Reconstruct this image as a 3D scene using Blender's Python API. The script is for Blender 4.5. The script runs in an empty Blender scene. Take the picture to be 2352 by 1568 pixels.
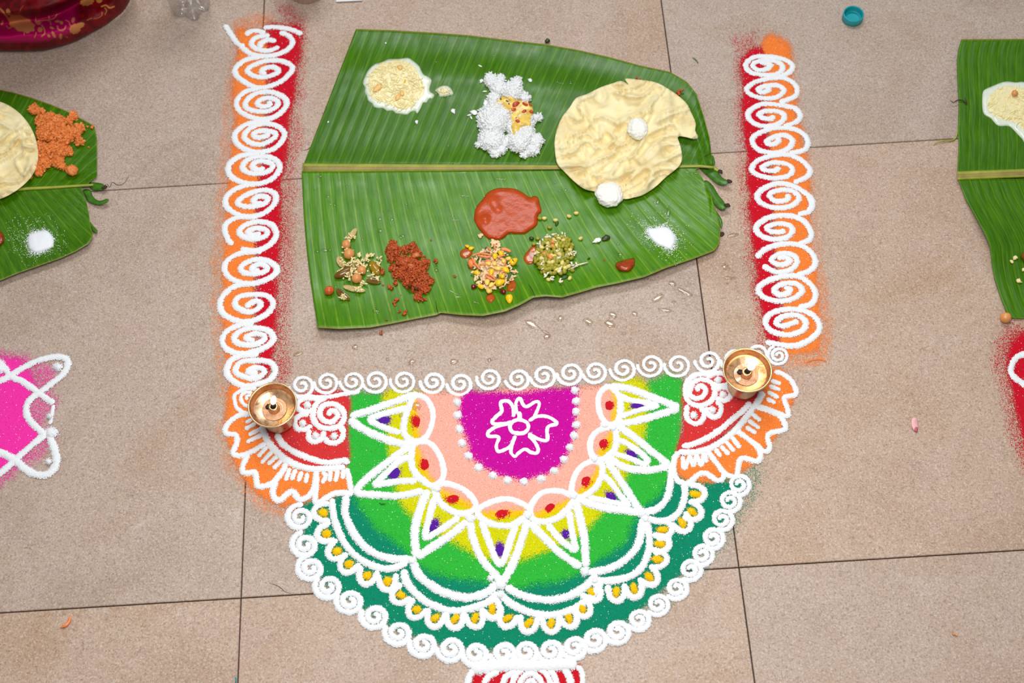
import bpy, bmesh, math, random
import numpy as np
from mathutils import Vector, Matrix, Euler
from mathutils.geometry import delaunay_2d_cdt
C = bpy.context.scene.collection
SC = bpy.context.scene
R_ = random.Random(7)
NR = np.random.RandomState(5)
# ------------------------------------------------------------------ camera
CAM_LOC = (0.0420, -0.7613, 1.5446)
CAM_ROT = tuple(math.radians(a) for a in (26.87, 1.517, -3.154))
FPX = 3030.0
cam = bpy.data.cameras.new('camera'); camo = bpy.data.objects.new('camera', cam); C.objects.link(camo)
camo.location = CAM_LOC; camo.rotation_euler = CAM_ROT
cam.sensor_width = 36.0; cam.lens = 36.0 * FPX / 2352.0; cam.clip_start = 0.05
SC.camera = camo
cam.dof.use_dof = True; cam.dof.focus_distance = 1.70; cam.dof.aperture_fstop = 5.0
# ------------------------------------------------------------------ world, lights, exposure
w = bpy.data.worlds.new('world'); SC.world = w; w.use_nodes = True
w.node_tree.nodes['Background'].inputs[0].default_value = (0.93, 0.95, 1.0, 1)
w.node_tree.nodes['Background'].inputs[1].default_value = 0.24
def area(name, loc, target, size, power, color=(1, 1, 1), sy=None):
    l = bpy.data.lights.new(name, 'AREA'); l.energy = power; l.color = color; l.size = size
    if sy: l.shape = 'RECTANGLE'; l.size_y = sy
    o = bpy.data.objects.new(name, l); C.objects.link(o); o.location = loc
    o.rotation_euler = (Vector(target) - Vector(loc)).to_track_quat('-Z', 'Y').to_euler()
    return o
area('added_falloff_light', (0.08, -0.30, 1.42), (0.05, -0.25, 0), 0.5, 13.8, (1.0, 0.985, 0.965))  # added overhead light, kept low so brightness falls off toward the floor's edges
area('window_light', (0.12, 1.6, 2.7), (0, 0.0, 0), 1.5, 37, (0.95, 0.98, 1.0), .7)
SC.view_settings.view_transform = 'Standard'; SC.view_settings.look = 'None'
SC.view_settings.gamma = 1.0; SC.view_settings.exposure = 0.10
SC.view_settings.use_curve_mapping = False
# ------------------------------------------------------------------ projection: photograph pixel -> point at height z
RM = np.array(Euler(CAM_ROT, 'XYZ').to_matrix()); CL = np.array(CAM_LOC)
def P(px, py, z=0.0):
    px = np.asarray(px, float); py = np.asarray(py, float)
    z = np.broadcast_to(np.asarray(z, float), px.shape)
    d = np.stack([(px - 1176) / FPX, -(py - 784) / FPX, -np.ones_like(px)], -1) @ RM.T
    t = (z - CL[2]) / d[..., 2]
    return CL + d * t[..., None]
MPP = 0.00057   # metres per photograph pixel near the middle
# ------------------------------------------------------------------ small numeric helpers
def vnoise(x, y, seed=0):
    x = np.asarray(x, float); y = np.asarray(y, float)
    xi = np.floor(x).astype(np.int64); yi = np.floor(y).astype(np.int64); fx = x - xi; fy = y - yi
    def h(a, b):
        n = (a * 374761393 + b * 668265263 + seed * 974711) & 0x7fffffff
        n = ((n ^ (n >> 13)) * 1274126177) & 0x7fffffff
        return ((n ^ (n >> 16)) & 0xffff) / 32767.5 - 1
    fx = fx * fx * (3 - 2 * fx); fy = fy * fy * (3 - 2 * fy)
    return (h(xi, yi) * (1 - fx) + h(xi + 1, yi) * fx) * (1 - fy) + (h(xi, yi + 1) * (1 - fx) + h(xi + 1, yi + 1) * fx) * fy
def cr(pts, closed=False, n=10):
    p = np.array(pts, float)
    if closed: q = np.vstack([p[-1], p, p[0], p[1]])
    else: q = np.vstack([2 * p[0] - p[1], p, 2 * p[-1] - p[-2]])
    out = []
    t = np.linspace(0, 1, n, endpoint=False)[:, None]
    for i in range(1, len(q) - 2):
        a, b, c, d = q[i - 1:i + 3]
        out.append(0.5 * (2 * b + (c - a) * t + (2 * a - 5 * b + 4 * c - d) * t ** 2 + (3 * b - a - 3 * c + d) * t ** 3))
    out = np.vstack(out)
    return out if closed else np.vstack([out, p[-1]])
def resample(p, step=None, n=None):
    p = np.asarray(p, float); s = np.r_[0, np.cumsum(np.linalg.norm(np.diff(p, axis=0), axis=1))]
    if n is None: n = max(3, int(s[-1] / step) + 1)
    t = np.linspace(0, s[-1], n)
    return np.stack([np.interp(t, s, p[:, i]) for i in range(p.shape[1])], -1)
def sdist(poly, X, Y):
    p = np.asarray(poly, float); q = np.roll(p, -1, 0)
    best = np.full(X.shape, 1e18); ins = np.zeros(X.shape, bool)
    for (ax, ay), (bx, by) in zip(p, q):
        dx, dy = bx - ax, by - ay; L = dx * dx + dy * dy + 1e-12
        t = np.clip(((X - ax) * dx + (Y - ay) * dy) / L, 0, 1)
        best = np.minimum(best, (X - ax - t * dx) ** 2 + (Y - ay - t * dy) ** 2)
        if ay != by: ins ^= ((ay > Y) != (by > Y)) & (X < (bx - ax) * (Y - ay) / (by - ay) + ax)
    d = np.sqrt(best)
    return np.where(ins, d, -d)
def sm(x): x = np.clip(x, 0, 1); return x * x * (3 - 2 * x)
# ------------------------------------------------------------------ objects
ORG = {}
def tag(o, label=None, cat=None, group=None, kind=None):
    if label: o['label'] = label
    if cat: o['category'] = cat
    if group: o['group'] = group
    if kind: o['kind'] = kind
    return o
def thing(name, label, cat, loc, group=None, kind=None):
    o = bpy.data.objects.new(name, None); C.objects.link(o); o.location = tuple(loc); o.empty_display_size = 0.01
    ORG[o.name] = np.array(loc, float)
    return tag(o, label, cat, group, kind)
def mesh(name, V, F, mat=None, smooth=True, attrs=None):
    V = np.asarray(V, np.float32); me = bpy.data.meshes.new(name)
    me.vertices.add(len(V)); me.vertices.foreach_set('co', V.ravel())
    if isinstance(F, np.ndarray):
        k = F.shape[1]; idx = F.astype(np.int32).ravel(); tot = np.full(len(F), k, np.int32)
    else:
        tot = np.array([len(f) for f in F], np.int32); idx = np.array([i for f in F for i in f], np.int32)
    me.loops.add(len(idx)); me.loops.foreach_set('vertex_index', idx)
    me.polygons.add(len(tot)); me.polygons.foreach_set('loop_start', np.r_[0, np.cumsum(tot)[:-1]].astype(np.int32))
    me.polygons.foreach_set('loop_total', tot)
    me.polygons.foreach_set('use_smooth', np.full(len(tot), smooth))
    me.update(calc_edges=True); me.validate()
    for k, a in (attrs or {}).items():
        a = np.asarray(a, np.float32)
        if a.ndim == 1:
            at = me.attributes.new(k, 'FLOAT', 'POINT'); at.data.foreach_set('value', a)
        else:
            at = me.attributes.new(k, 'FLOAT_COLOR', 'POINT'); at.data.foreach_set('color', np.c_[a, np.ones(len(a))].astype(np.float32).ravel())
    if mat: me.materials.append(mat)
    return me
def obj(name, V, F, mat, parent=None, smooth=True, attrs=None):
    V = np.asarray(V, float)
    if parent is not None: o0 = ORG[parent.name]
    else:
        o0 = (V.min(0) + V.max(0)) / 2; o0[2] = V[:, 2].min()
    o = bpy.data.objects.new(name, mesh(name, V - o0, F, mat, smooth, attrs)); C.objects.link(o)
    if parent is not None: o.parent = parent
    else: o.location = tuple(o0)
    ORG[o.name] = o0
    return o
def put(name, me, loc, scale=(1, 1, 1), rot=(0, 0, 0), parent=None, mat=None):
    o = bpy.data.objects.new(name, me); C.objects.link(o)
    loc = np.asarray(loc, float)
    if parent is not None: o.parent = parent; o.location = tuple(loc - ORG[parent.name])
    else: o.location = tuple(loc)
    o.scale = scale; o.rotation_euler = rot; ORG[o.name] = loc
    if mat: o.material_slots[0].link = 'OBJECT'; o.material_slots[0].material = mat
    return o
class MB:
    def __init__(s): s.V = []; s.F = []; s.A = []; s.n = 0
    def add(s, V, F, a=None):
        V = np.asarray(V, float); s.V.append(V); s.F += [tuple(int(i) + s.n for i in f) for f in F]; s.n += len(V)
        if a is not None: s.A.append(np.broadcast_to(np.asarray(a, float), (len(V), 3)))
    def make(s, name, mat, parent=None, smooth=True):
        return obj(name, np.vstack(s.V), s.F, mat, parent, smooth, {'tint': np.vstack(s.A)} if s.A else None)
def grid_faces(nu, nv, closed=False):
    i = np.arange(nu - (0 if closed else 1))[:, None]; j = np.arange(nv - 1)[None, :]; i2 = (i + 1) % nu
    return np.stack([i * nv + j, i * nv + j + 1, i2 * nv + j + 1, i2 * nv + j], -1).reshape(-1, 4)
_ico = {}
def ico(sub):
    if sub not in _ico:
        b = bmesh.new(); bmesh.ops.create_icosphere(b, subdivisions=sub, radius=1)
        b.verts.ensure_lookup_table()
        _ico[sub] = (np.array([v.co[:] for v in b.verts]), [tuple(v.index for v in f.verts) for f in b.faces]); b.free()
    return _ico[sub]
def lump(sub, amp, freq, seed):
    V, F = ico(sub)
    n = vnoise(V[:, 0] * freq + V[:, 2] * freq * .7 + 9, V[:, 1] * freq - V[:, 2] * freq * .6 + 5, seed)
    n2 = vnoise(V[:, 0] * freq * 2.3 - V[:, 2] * freq * 2, V[:, 1] * freq * 2.3 + V[:, 2] * freq * 2 + 3, seed + 1)
    return V * (1 + amp * n + amp * .6 * n2)[:, None], F
def lathe(prof, n=48, cx=0, cy=0, z0=0):
    p = np.array(prof, float); a = np.linspace(0, 2 * math.pi, n, endpoint=False)
    V = np.stack([cx + np.outer(np.cos(a), p[:, 0]), cy + np.outer(np.sin(a), p[:, 0]), z0 + np.outer(np.ones(n), p[:, 1])], -1).reshape(-1, 3)
    return V, grid_faces(n, len(p), True)
def tube(pts, rad, n=6, flat=1.0):
    p = np.asarray(pts, float); m = len(p); rad = np.broadcast_to(np.asarray(rad, float), (m,))
    t = np.gradient(p, axis=0); t /= np.linalg.norm(t, axis=1)[:, None] + 1e-12
    up = np.array([0, 0, 1.0]); s = np.cross(t, up); l = np.linalg.norm(s, axis=1)[:, None]
    s = np.where(l > 1e-4, s / np.maximum(l, 1e-6), np.array([1.0, 0, 0])); u = np.cross(s, t)
    a = np.linspace(0, 2 * math.pi, n, endpoint=False)
    V = p[:, None, :] + rad[:, None, None] * (np.cos(a)[None, :, None] * s[:, None, :] + flat * np.sin(a)[None, :, None] * u[:, None, :])
    F = [(i * n + j, i * n + (j + 1) % n, (i + 1) * n + (j + 1) % n, (i + 1) * n + j) for i in range(m - 1) for j in range(n)]
    F += [tuple(range(n))[::-1], tuple((m - 1) * n + j for j in range(n))]
    return V.reshape(-1, 3), F
def cdt(poly, spacing):
    p = np.asarray(poly, float); lo = p.min(0); hi = p.max(0)
    gx, gy = np.meshgrid(np.arange(lo[0], hi[0], spacing), np.arange(lo[1], hi[1], spacing * .87))
    gx = gx + (np.arange(gx.shape[0]) % 2)[:, None] * spacing / 2
    s = sdist(p, gx, gy); k = s > spacing * .45
    q = np.vstack([p, np.stack([gx[k], gy[k]], -1)]); n = len(p)
    r = delaunay_2d_cdt([Vector(v) for v in q], [(i, (i + 1) % n) for i in range(n)], [], 1, 1e-6)
    return np.array([v[:] for v in r[0]]), [tuple(f) for f in r[2]]
def solid_from(Vt, F, thick):
    """closed body: the top sheet, a copy `thick` lower, and walls along the open edge"""
    n = len(Vt); Vb = Vt.copy(); Vb[:, 2] -= thick; cnt = {}
    for f in F:
        f = list(f)
        for a, b in zip(f, f[1:] + f[:1]): cnt[(a, b)] = 1
    W = [(b, a, a + n, b + n) for (a, b) in cnt if (b, a) not in cnt]
    return np.vstack([Vt, Vb]), [tuple(f) for f in F] + [tuple(i + n for i in reversed(list(f))) for f in F] + W
def up_faces(V, F):
    f = F[len(F) // 2]; a, b, c = (np.asarray(V[i]) for i in f[:3])
    return F if np.cross(b - a, c - a)[2] > 0 else [tuple(reversed(list(q))) for q in F]
# ------------------------------------------------------------------ materials
def lin(r, g, b):
    f = lambda c: (c / 255 / 12.92) if c / 255 <= 0.04045 else ((c / 255 + 0.055) / 1.055) ** 2.4
    return (f(r), f(g), f(b), 1)
class NT:
    def __init__(s, name):
        s.m = bpy.data.materials.new(name); s.m.use_nodes = True; s.t = s.m.node_tree
        s.b = s.t.nodes['Principled BSDF']; s.out = s.t.nodes['Material Output']
    def n(s, typ, **kw):
        o = s.t.nodes.new(typ)
        for k, v in kw.items(): setattr(o, k, v)
        return o
    def l(s, a, b): s.t.links.new(a, b)
    def math(s, op, a, b=None, clamp=False):
        o = s.n('ShaderNodeMath', operation=op, use_clamp=clamp)
        for i, x in enumerate((a, b)):
            if x is None: continue
            if isinstance(x, (int, float)): o.inputs[i].default_value = x
            else: s.l(x, o.inputs[i])
        return o.outputs[0]
    def mix(s, f, a, b, typ='MIX'):
        o = s.n('ShaderNodeMix', data_type='RGBA', blend_type=typ)
        for i, x in ((0, f), (6, a), (7, b)):
            if isinstance(x, (int, float)): o.inputs[i].default_value = x
            elif isinstance(x, tuple): o.inputs[i].default_value = x
            else: s.l(x, o.inputs[i])
        return o.outputs[2]
    def noise(s, scale, detail=3, rough=.6, co=None, dist=0):
        o = s.n('ShaderNodeTexNoise'); o.inputs['Scale'].default_value = scale; o.inputs['Detail'].default_value = detail
        o.inputs['Roughness'].default_value = rough; o.inputs['Distortion'].default_value = dist
        s.l(co if co else s.pos(), o.inputs['Vector']); return o.outputs[0]
    def pos(s):
        if not hasattr(s, '_p'): s._p = s.n('ShaderNodeNewGeometry').outputs['Position']
        return s._p
    def ramp(s, x, stops):
        o = s.n('ShaderNodeValToRGB'); e = o.color_ramp.elements
        while len(e) < len(stops): e.new(.5)
        for i, (p, c) in enumerate(stops):
            e[i].position = p; e[i].color = c if len(c) == 4 else (*c, 1)
        s.l(x, o.inputs[0]); return o.outputs[0]
    def bump(s, h, strength=.5, dist=.001):
        o = s.n('ShaderNodeBump'); o.inputs['Strength'].default_value = strength; o.inputs['Distance'].default_value = dist
        s.l(h, o.inputs['Height']); s.l(o.outputs[0], s.b.inputs['Normal'])
    def attr(s, name): return s.n('ShaderNodeAttribute', attribute_name=name)
    def set(s, **kw):
        for k, v in kw.items():
            i = s.b.inputs[k.replace('_', ' ')]
            if isinstance(v, (int, float, tuple)): i.default_value = v
            else: s.l(v, i)
        return s.m
def G(v): return (v, v, v, 1)
def m_powder(name, col, var=.16, speck=(235, 235, 235), dark=.45):
    t = NT(name); v = t.n('ShaderNodeTexVoronoi', voronoi_dimensions='2D'); v.inputs['Scale'].default_value = 1500; t.l(t.pos(), v.inputs['Vector'])
    sep = t.n('ShaderNodeSeparateColor'); t.l(v.outputs['Color'], sep.inputs[0])
    c = lin(*col); lo = tuple(x * (1 - var) for x in c[:3]) + (1,); hi = tuple(min(1, x * (1 + var) + .006) for x in c[:3]) + (1,)
    a = t.mix(sep.outputs[1], lo, hi)
    a = t.mix(t.math('GREATER_THAN', sep.outputs[2], .996), a, lin(*speck))
    a = t.mix(t.math('MULTIPLY', t.math('LESS_THAN', sep.outputs[2], .03), dark), a, lin(60, 20, 10))
    cov = t.attr('cover').outputs['Fac']
    al = t.math('LESS_THAN', sep.outputs[0], cov)
    t.bump(t.noise(1400, 2, .7), .5, .0006)
    return t.set(Base_Color=a, Roughness=.95, Alpha=al, Specular_IOR_Level=.15)
def m_white():
    t = NT('white_powder'); v = t.n('ShaderNodeTexVoronoi', voronoi_dimensions='2D'); v.inputs['Scale'].default_value = 1300; t.l(t.pos(), v.inputs['Vector'])
    sep = t.n('ShaderNodeSeparateColor'); t.l(v.outputs['Color'], sep.inputs[0])
    a = t.mix(sep.outputs[1], (.84, .86, .88, 1), (.94, .955, .965, 1))
    al = t.math('LESS_THAN', sep.outputs[0], t.attr('cover').outputs['Fac'])
    h = t.math('ADD', t.noise(900, 3, .7), t.math('MULTIPLY', t.noise(330, 2, .5), 1.2))
    t.bump(h, .55, .0012)
    return t.set(Base_Color=a, Roughness=.95, Alpha=al, Specular_IOR_Level=.1)
def m_plain(name, col, rough=.5, var=.12, scale=300, bump=0, spec=.5, sss=0, tint=False, **kw):
    t = NT(name); c = lin(*col); n = t.noise(scale, 3)
    base = t.attr('tint').outputs['Color'] if tint else c
    a = t.mix(t.ramp(n, [(.3, G(0)), (.7, G(1))]), tuple(x * (1 - var) for x in c[:3]) + (1,), tuple(min(1, x * (1 + var)) for x in c[:3]) + (1,)) if not tint else \
        t.mix(t.math('MULTIPLY', n, var), base, (.0, .0, .0, 1))
    if bump: t.bump(t.noise(scale * 1.7, 3), bump, .001)
    if sss: t.set(Subsurface_Weight=sss, Subsurface_Radius=(.004, .003, .002), Subsurface_Scale=.6)
    for k, v in kw.items(): t.set(**{k: v})
    return t.set(Base_Color=a, Roughness=rough, Specular_IOR_Level=spec)
def m_tile():
    t = NT('floor_tile'); oi = t.n('ShaderNodeObjectInfo').outputs['Random']
    tc = t.n('ShaderNodeTexCoord').outputs['Object']
    add = t.n('ShaderNodeVectorMath', operation='ADD'); t.l(tc, add.inputs[0])
    cx = t.n('ShaderNodeCombineXYZ'); t.l(t.math('MULTIPLY', oi, 37.0), cx.inputs[0]); t.l(t.math('MULTIPLY', oi, 19.0), cx.inputs[2]); t.l(cx.outputs[0], add.inputs[1])
    co = add.outputs[0]
    big = t.noise(4.5, 4, .6, co, .6); mid = t.noise(22, 4, .65, co, .5); fine = t.noise(420, 3, .75, co); fine2 = t.noise(190, 2, .7, co)
    a = t.ramp(big, [(.3, lin(178, 152, 131)), (.5, lin(193, 169, 150)), (.7, lin(182, 151, 123))])
    a = t.mix(t.math('MULTIPLY', t.ramp(mid, [(.52, G(0)), (.72, G(1))]), .30), a, lin(196, 163, 158))
    a = t.mix(t.math('MULTIPLY', t.ramp(t.noise(16, 5, .7, co, .3), [(.60, G(0)), (.74, G(1))]), .32), a, lin(222, 210, 200))
    a = t.mix(t.math('MULTIPLY', t.ramp(t.noise(11, 3, .6, co), [(.55, G(0)), (.75, G(1))]), .25), a, lin(168, 138, 108))
    a = t.mix(t.math('MULTIPLY', t.ramp(fine, [(.36, G(1)), (.50, G(0))]), .36), a, lin(124, 101, 88))
    a = t.mix(t.math('MULTIPLY', t.ramp(fine, [(.55, G(0)), (.70, G(1))]), .34), a, lin(228, 214, 203))
    a = t.mix(t.math('MULTIPLY', t.ramp(fine2, [(.30, G(1)), (.42, G(0))]), .34), a, lin(118, 92, 80))
    vo = t.n('ShaderNodeTexVoronoi', voronoi_dimensions='2D'); vo.inputs['Scale'].default_value = 620; t.l(co, vo.inputs['Vector']); sp = t.n('ShaderNodeSeparateColor'); t.l(vo.outputs['Color'], sp.inputs[0])
    a = t.mix(t.math('MULTIPLY', t.ramp(sp.outputs[0], [(.80, G(0)), (.95, G(1))]), .34), a, lin(116, 92, 80)); a = t.mix(t.math('MULTIPLY', t.ramp(sp.outputs[1], [(.82, G(0)), (.95, G(1))]), .30), a, lin(232, 220, 210))
    v = t.n('ShaderNodeHueSaturation'); t.l(a, v.inputs['Color']); t.l(t.math('ADD', t.math('MULTIPLY', oi, .10), .93), v.inputs['Value'])
    t.l(t.math('ADD', t.math('MULTIPLY', oi, .3), .85), v.inputs['Saturation'])
    t.bump(t.math('ADD', fine, mid), .18, .0012)
    return t.set(Base_Color=v.outputs[0], Roughness=.5, Specular_IOR_Level=.3)
def m_leaf(name, light, dark, vein):
    t = NT(name); u = t.attr('leaf_u').outputs['Fac']; vv = t.attr('leaf_v').outputs['Fac']
    cx = t.n('ShaderNodeCombineXYZ'); t.l(t.math('MULTIPLY', u, 1.0), cx.inputs[0]); t.l(t.math('MULTIPLY', vv, .03), cx.inputs[1])
    st = t.noise(190, 2, .6, cx.outputs[0])                       # fine streaks along the veins
    a = t.mix(t.ramp(st, [(.32, G(0)), (.68, G(1))]), lin(*dark), lin(*light))
    a = t.mix(t.math('MULTIPLY', t.ramp(t.noise(9, 3, .6), [(.4, G(0)), (.65, G(1))]), .35), a, tuple(.72 * x for x in lin(*dark)[:3]) + (1,))
    k = t.math('ADD', t.math('MULTIPLY', u, 37), t.math('MULTIPLY', t.noise(9, 1, .5, cx.outputs[0]), .9))
    fr = t.math('ABSOLUTE', t.math('SUBTRACT', t.math('FRACT', k), .5))
    vn = t.ramp(fr, [(0.0, G(1)), (.035, G(.8)), (.08, G(0))])
    gap = t.math('ADD', t.math('MULTIPLY', t.ramp(t.noise(60, 3, .6), [(.35, G(.35)), (.6, G(1))]), .62), 0)
    a = t.mix(t.math('MULTIPLY', vn, gap), a, lin(*vein))
    e = t.ramp(vv, [(.986, G(0)), (.998, G(1))]); a = t.mix(t.math('MULTIPLY', e, .6), a, lin(172, 158, 70))
    t.bump(t.math('ADD', t.math('MULTIPLY', st, .5), t.math('MULTIPLY', fr, 1.1)), .35, .0012)
    rg = t.ramp(t.noise(26, 3), [(.35, G(.27)), (.7, G(.46))])
    return t.set(Base_Color=a, Roughness=rg, Specular_IOR_Level=.28)
def m_brass(name='brass', lo=(.50, .28, .15, 1), hi=(.70, .46, .28, 1), dist=0):
    t = NT(name); n = t.noise(260, 4, .6); n2 = t.noise(70, 4, .65, None, dist)
    a = t.mix(t.ramp(n2, [(.35, G(0)), (.7, G(1))]), lo, hi)
    a = t.mix(t.ramp(n, [(.62, G(0)), (.74, G(.9))]), a, (.05, .02, .012, 1))
    t.bump(n2, .12, .002)
    return t.set(Base_Color=a, Metallic=.92, Roughness=t.ramp(n2, [(.3, G(.22)), (.7, G(.4))]))
def m_emit(name, col, s):
    t = NT(name); return t.set(Base_Color=(1, .8, .4, 1), Emission_Color=(*col, 1), Emission_Strength=s)
def m_clear(name, tint=(1, 1, 1, 1), rough=.03, refl=.5, base=.04):
    """thin clear film: lets light through, mirrors it more at grazing angles"""
    t = NT(name); t.t.nodes.remove(t.b); tr = t.n('ShaderNodeBsdfTransparent'); tr.inputs[0].default_value = tint
    gl = t.n('ShaderNodeBsdfGlossy'); gl.inputs['Roughness'].default_value = rough; lw = t.n('ShaderNodeLayerWeight'); lw.inputs[0].default_value = .35
    mx = t.n('ShaderNodeMixShader'); t.l(t.math('ADD', t.math('MULTIPLY', lw.outputs['Fresnel'], refl), base, True), mx.inputs[0]); t.l(tr.outputs[0], mx.inputs[1]); t.l(gl.outputs[0], mx.inputs[2]); t.l(mx.outputs[0], t.out.inputs[0]); return t.m
M = {}
M['white'] = m_white(); M['tile'] = m_tile(); M['grout'] = m_plain('grout', (58, 44, 40), .9, .3, 120)
for k, c in dict(orange=(252, 128, 52), red=(200, 8, 34), brick=(208, 50, 50), magenta=(196, 0, 150), salmon=(255, 170, 150), yellow=(206, 204, 0),
                 amber=(252, 190, 10), green=(44, 176, 54), teal=(0, 130, 96), marigold=(255, 194, 8), purple=(84, 24, 150), crimson=(200, 16, 34), pink=(255, 50, 165)).items():
    M[k] = m_powder(k + '_powder', c)
M['salt'] = m_powder('salt_grains', (246, 248, 250), .05)
M['leaf'] = m_leaf('banana_leaf', (88, 143, 0), (62, 117, 0), (134, 166, 44))  # lit copy: the light sheen on the lower blade is put into this green
M['leaf_shaded'] = m_leaf('banana_leaf_shaded', (74, 126, 0), (50, 98, 0), (108, 144, 28))  # shaded copy of that green for the upper blade; also colours the neighbouring leaves
M['rib'] = m_plain('leaf_midrib', (160, 166, 62), .4, .18, 60)
M['rib_groove'] = m_plain('midrib_groove', (148, 132, 66), .5, .2, 60)
M['strip'] = m_plain('torn_leaf', (62, 116, 20), .35, .3, 120)
M['dry'] = m_plain('dry_leaf_tip', (60, 42, 26), .8, .3, 200)
M['brass'] = m_brass(); M['rim'] = m_plain('polished_brass_rim', (240, 210, 160), .25, .06, 200, Metallic=.9)
M['wax'] = m_plain('wax', (236, 206, 184), .4, .15, 300)
M['bowl'] = m_brass('bowl_brass', (.50, .28, .15, 1), (.78, .54, .36, 1), 1.3)
M['oil'] = m_plain('lamp_oil', (220, 168, 128), .12, .3, 200, spec=.6)
M['soot'] = m_plain('soot', (36, 26, 24), .7, .4, 500)
M['flame'] = m_emit('flame', (1.0, .78, .42), 7.0)
M['water'] = m_clear('water', (.97, .94, .90, 1), .05, .3, .03)
# ------------------------------------------------------------------ floor
GAP = 0.0015
fl = np.array([[x, y, z] for z in (-.02, -.006) for y in (-1.5, 1.5) for x in (-1.5, 1.5)])
floor = obj('floor', fl, [(0, 2, 3, 1), (4, 5, 7, 6), (0, 1, 5, 4), (2, 6, 7, 3), (0, 4, 6, 2), (1, 3, 7, 5)], M['grout'], smooth=False)
tag(floor, kind='structure')
h = .3 - GAP / 2; b = .0008
TV = np.array([[sx * (h - i), sy * (h - i), z] for i, z in ((0, -.006), (0, -b), (b, 0)) for sx, sy in ((-1, -1), (1, -1), (1, 1), (-1, 1))])
TF = [(i * 4 + j, i * 4 + (j + 1) % 4, i * 4 + 4 + (j + 1) % 4, i * 4 + 4 + j) for i in range(2) for j in range(4)] + [(8, 9, 10, 11)]
tile_me = mesh('tile', TV, TF, M['tile'], False)
for iy in range(-2, 3):
    for ix in range(-2, 3):
        o = put('tile', tile_me, (ix * .6, iy * .6, 0), parent=floor)
# ------------------------------------------------------------------ rangoli: powder fields and piped lines
def powder(name, poly, fade, mat, z, parent, cov=1.0, spacing=7, smooth=True, zf=None, edge=.5, seed=1):
    p = cr(poly, True, 6) if smooth else np.array(poly, float)
    lo = p.min(0) - fade * 1.6; hi = p.max(0) + fade * 1.6
    xs = np.arange(lo[0], hi[0] + spacing, spacing); ys = np.arange(lo[1], hi[1] + spacing, spacing)
    X, Y = np.meshgrid(xs, ys, indexing='ij')
    s = sdist(p, X, Y) + vnoise(X / 30, Y / 30, seed) * fade * edge
    c = sm(.5 + s / (2.2 * fade)) * cov
    Z = z + .0003 * c + .0002 * vnoise(X / 14, Y / 14, seed + 4) + (zf(X, Y) if zf else 0)
    V = P(X, Y, Z).reshape(-1, 3); F = grid_faces(len(xs), len(ys)); F = F[:, ::-1]
    F = F[(c.ravel()[F] > .004).any(1)]
    used = np.unique(F); re = np.full(len(V), -1); re[used] = np.arange(len(used))
    return obj(name, V[used], re[F], mat, parent, attrs={'cover': c.ravel()[used]})
PROF_S = np.array([-1.42, -1.08, -.85, -.5, 0, .5, .85, 1.08, 1.42])
PROF_H = np.array([.0, .16, .55, .88, 1.0, .88, .55, .16, .0])
PROF_C = np.array([.0, .62, 1.1, 1.1, 1.1, 1.1, 1.1, .62, .0])
def stroke(name, pts, width, parent, closed=False, curve=True, taper=True, cover=1.0, mat=None, hk=.25):
    p = cr(pts, closed, 12) if curve and len(pts) > 2 else np.array(pts, float)
    if closed: p = np.vstack([p, p[:3]])
    wp = resample(P(p[:, 0], p[:, 1], 0), .0017); n = len(wp)
    t = np.gradient(wp, axis=0); t /= np.linalg.norm(t, axis=1)[:, None] + 1e-12
    nor = np.stack([-t[:, 1], t[:, 0], np.zeros(n)], -1)
    hw = width * MPP / 2 / 1.05; sd_ = NR.randint(1000); a = np.arange(n)
    wv = hw * (1 + .12 * vnoise(a / 9, a * 0 + .5, sd_) + .07 * NR.uniform(-1, 1, n))
    hv = width * MPP * hk * (1 + .16 * vnoise(a / 5, a * 0 + 3.5, sd_) + .08 * NR.uniform(-1, 1, n))
    if taper and not closed:
        e = np.minimum(a, a[::-1]) * .0017 / hw
        k = np.sqrt(np.clip(1 - (1 - np.clip(e, 0, 1)) ** 2, .05, 1)); wv = wv * k; hv = hv * k
    S = PROF_S[None, :] * wv[:, None] + NR.uniform(-1, 1, (n, 9)) * hw * .09 * (np.abs(PROF_S) > .3)
    V = wp[:, None, :] + nor[:, None, :] * S[..., None]
    V[..., 2] = .0011 + np.clip(PROF_H[None, :] * hv[:, None] * (1 + NR.uniform(-.1, .1, (n, 9))), .0001, 1)
    c = np.clip(np.tile(PROF_C, (n, 1)) + NR.uniform(-.12, .12, (n, 9)), 0, 1.2) * cover; c[:, 0] = c[:, -1] = 0
    return obj(name, V.reshape(-1, 3), grid_faces(n, 9)[:, ::-1], mat or M['white'], parent, attrs={'cover': c.ravel()})
def dab(name, px, py, rx, ry, rot, mat, parent, h=.0016, seed=0, fuzz=.5):
    a = np.linspace(0, 2 * math.pi, 28, endpoint=False); rr = np.array([0, .45, .75, .95, 1.2, 1.5 + .4 * (fuzz > .45)])
    hh = np.array([1, .9, .6, .25, .05, 0]); cc = np.array([1.2, 1.2, 1.1, .8, .34 * fuzz + .1, 0])
    A, Rr = np.meshgrid(a, rr, indexing='ij'); jit = 1 + .13 * vnoise(np.cos(A) * 2.2, np.sin(A) * 2.2, seed) * (Rr > 0)
    x = np.cos(A) * rx * Rr * jit; y = np.sin(A) * ry * Rr * jit; c, s = math.cos(rot), math.sin(rot)
    X = px + x * c - y * s; Y = py + x * s + y * c
    Z = .0012 + h * np.tile(hh, (28, 1)) * (1 + .2 * vnoise(X / 3, Y / 3, seed))
    return obj(name, P(X, Y, Z).reshape(-1, 3), grid_faces(28, 6, True)[:, ::-1], mat, parent, attrs={'cover': np.tile(cc, (28, 1)).ravel()})
def K(ox, oy, s, pts): return [(ox + x / s, oy + y / s) for x, y in pts]
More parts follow.
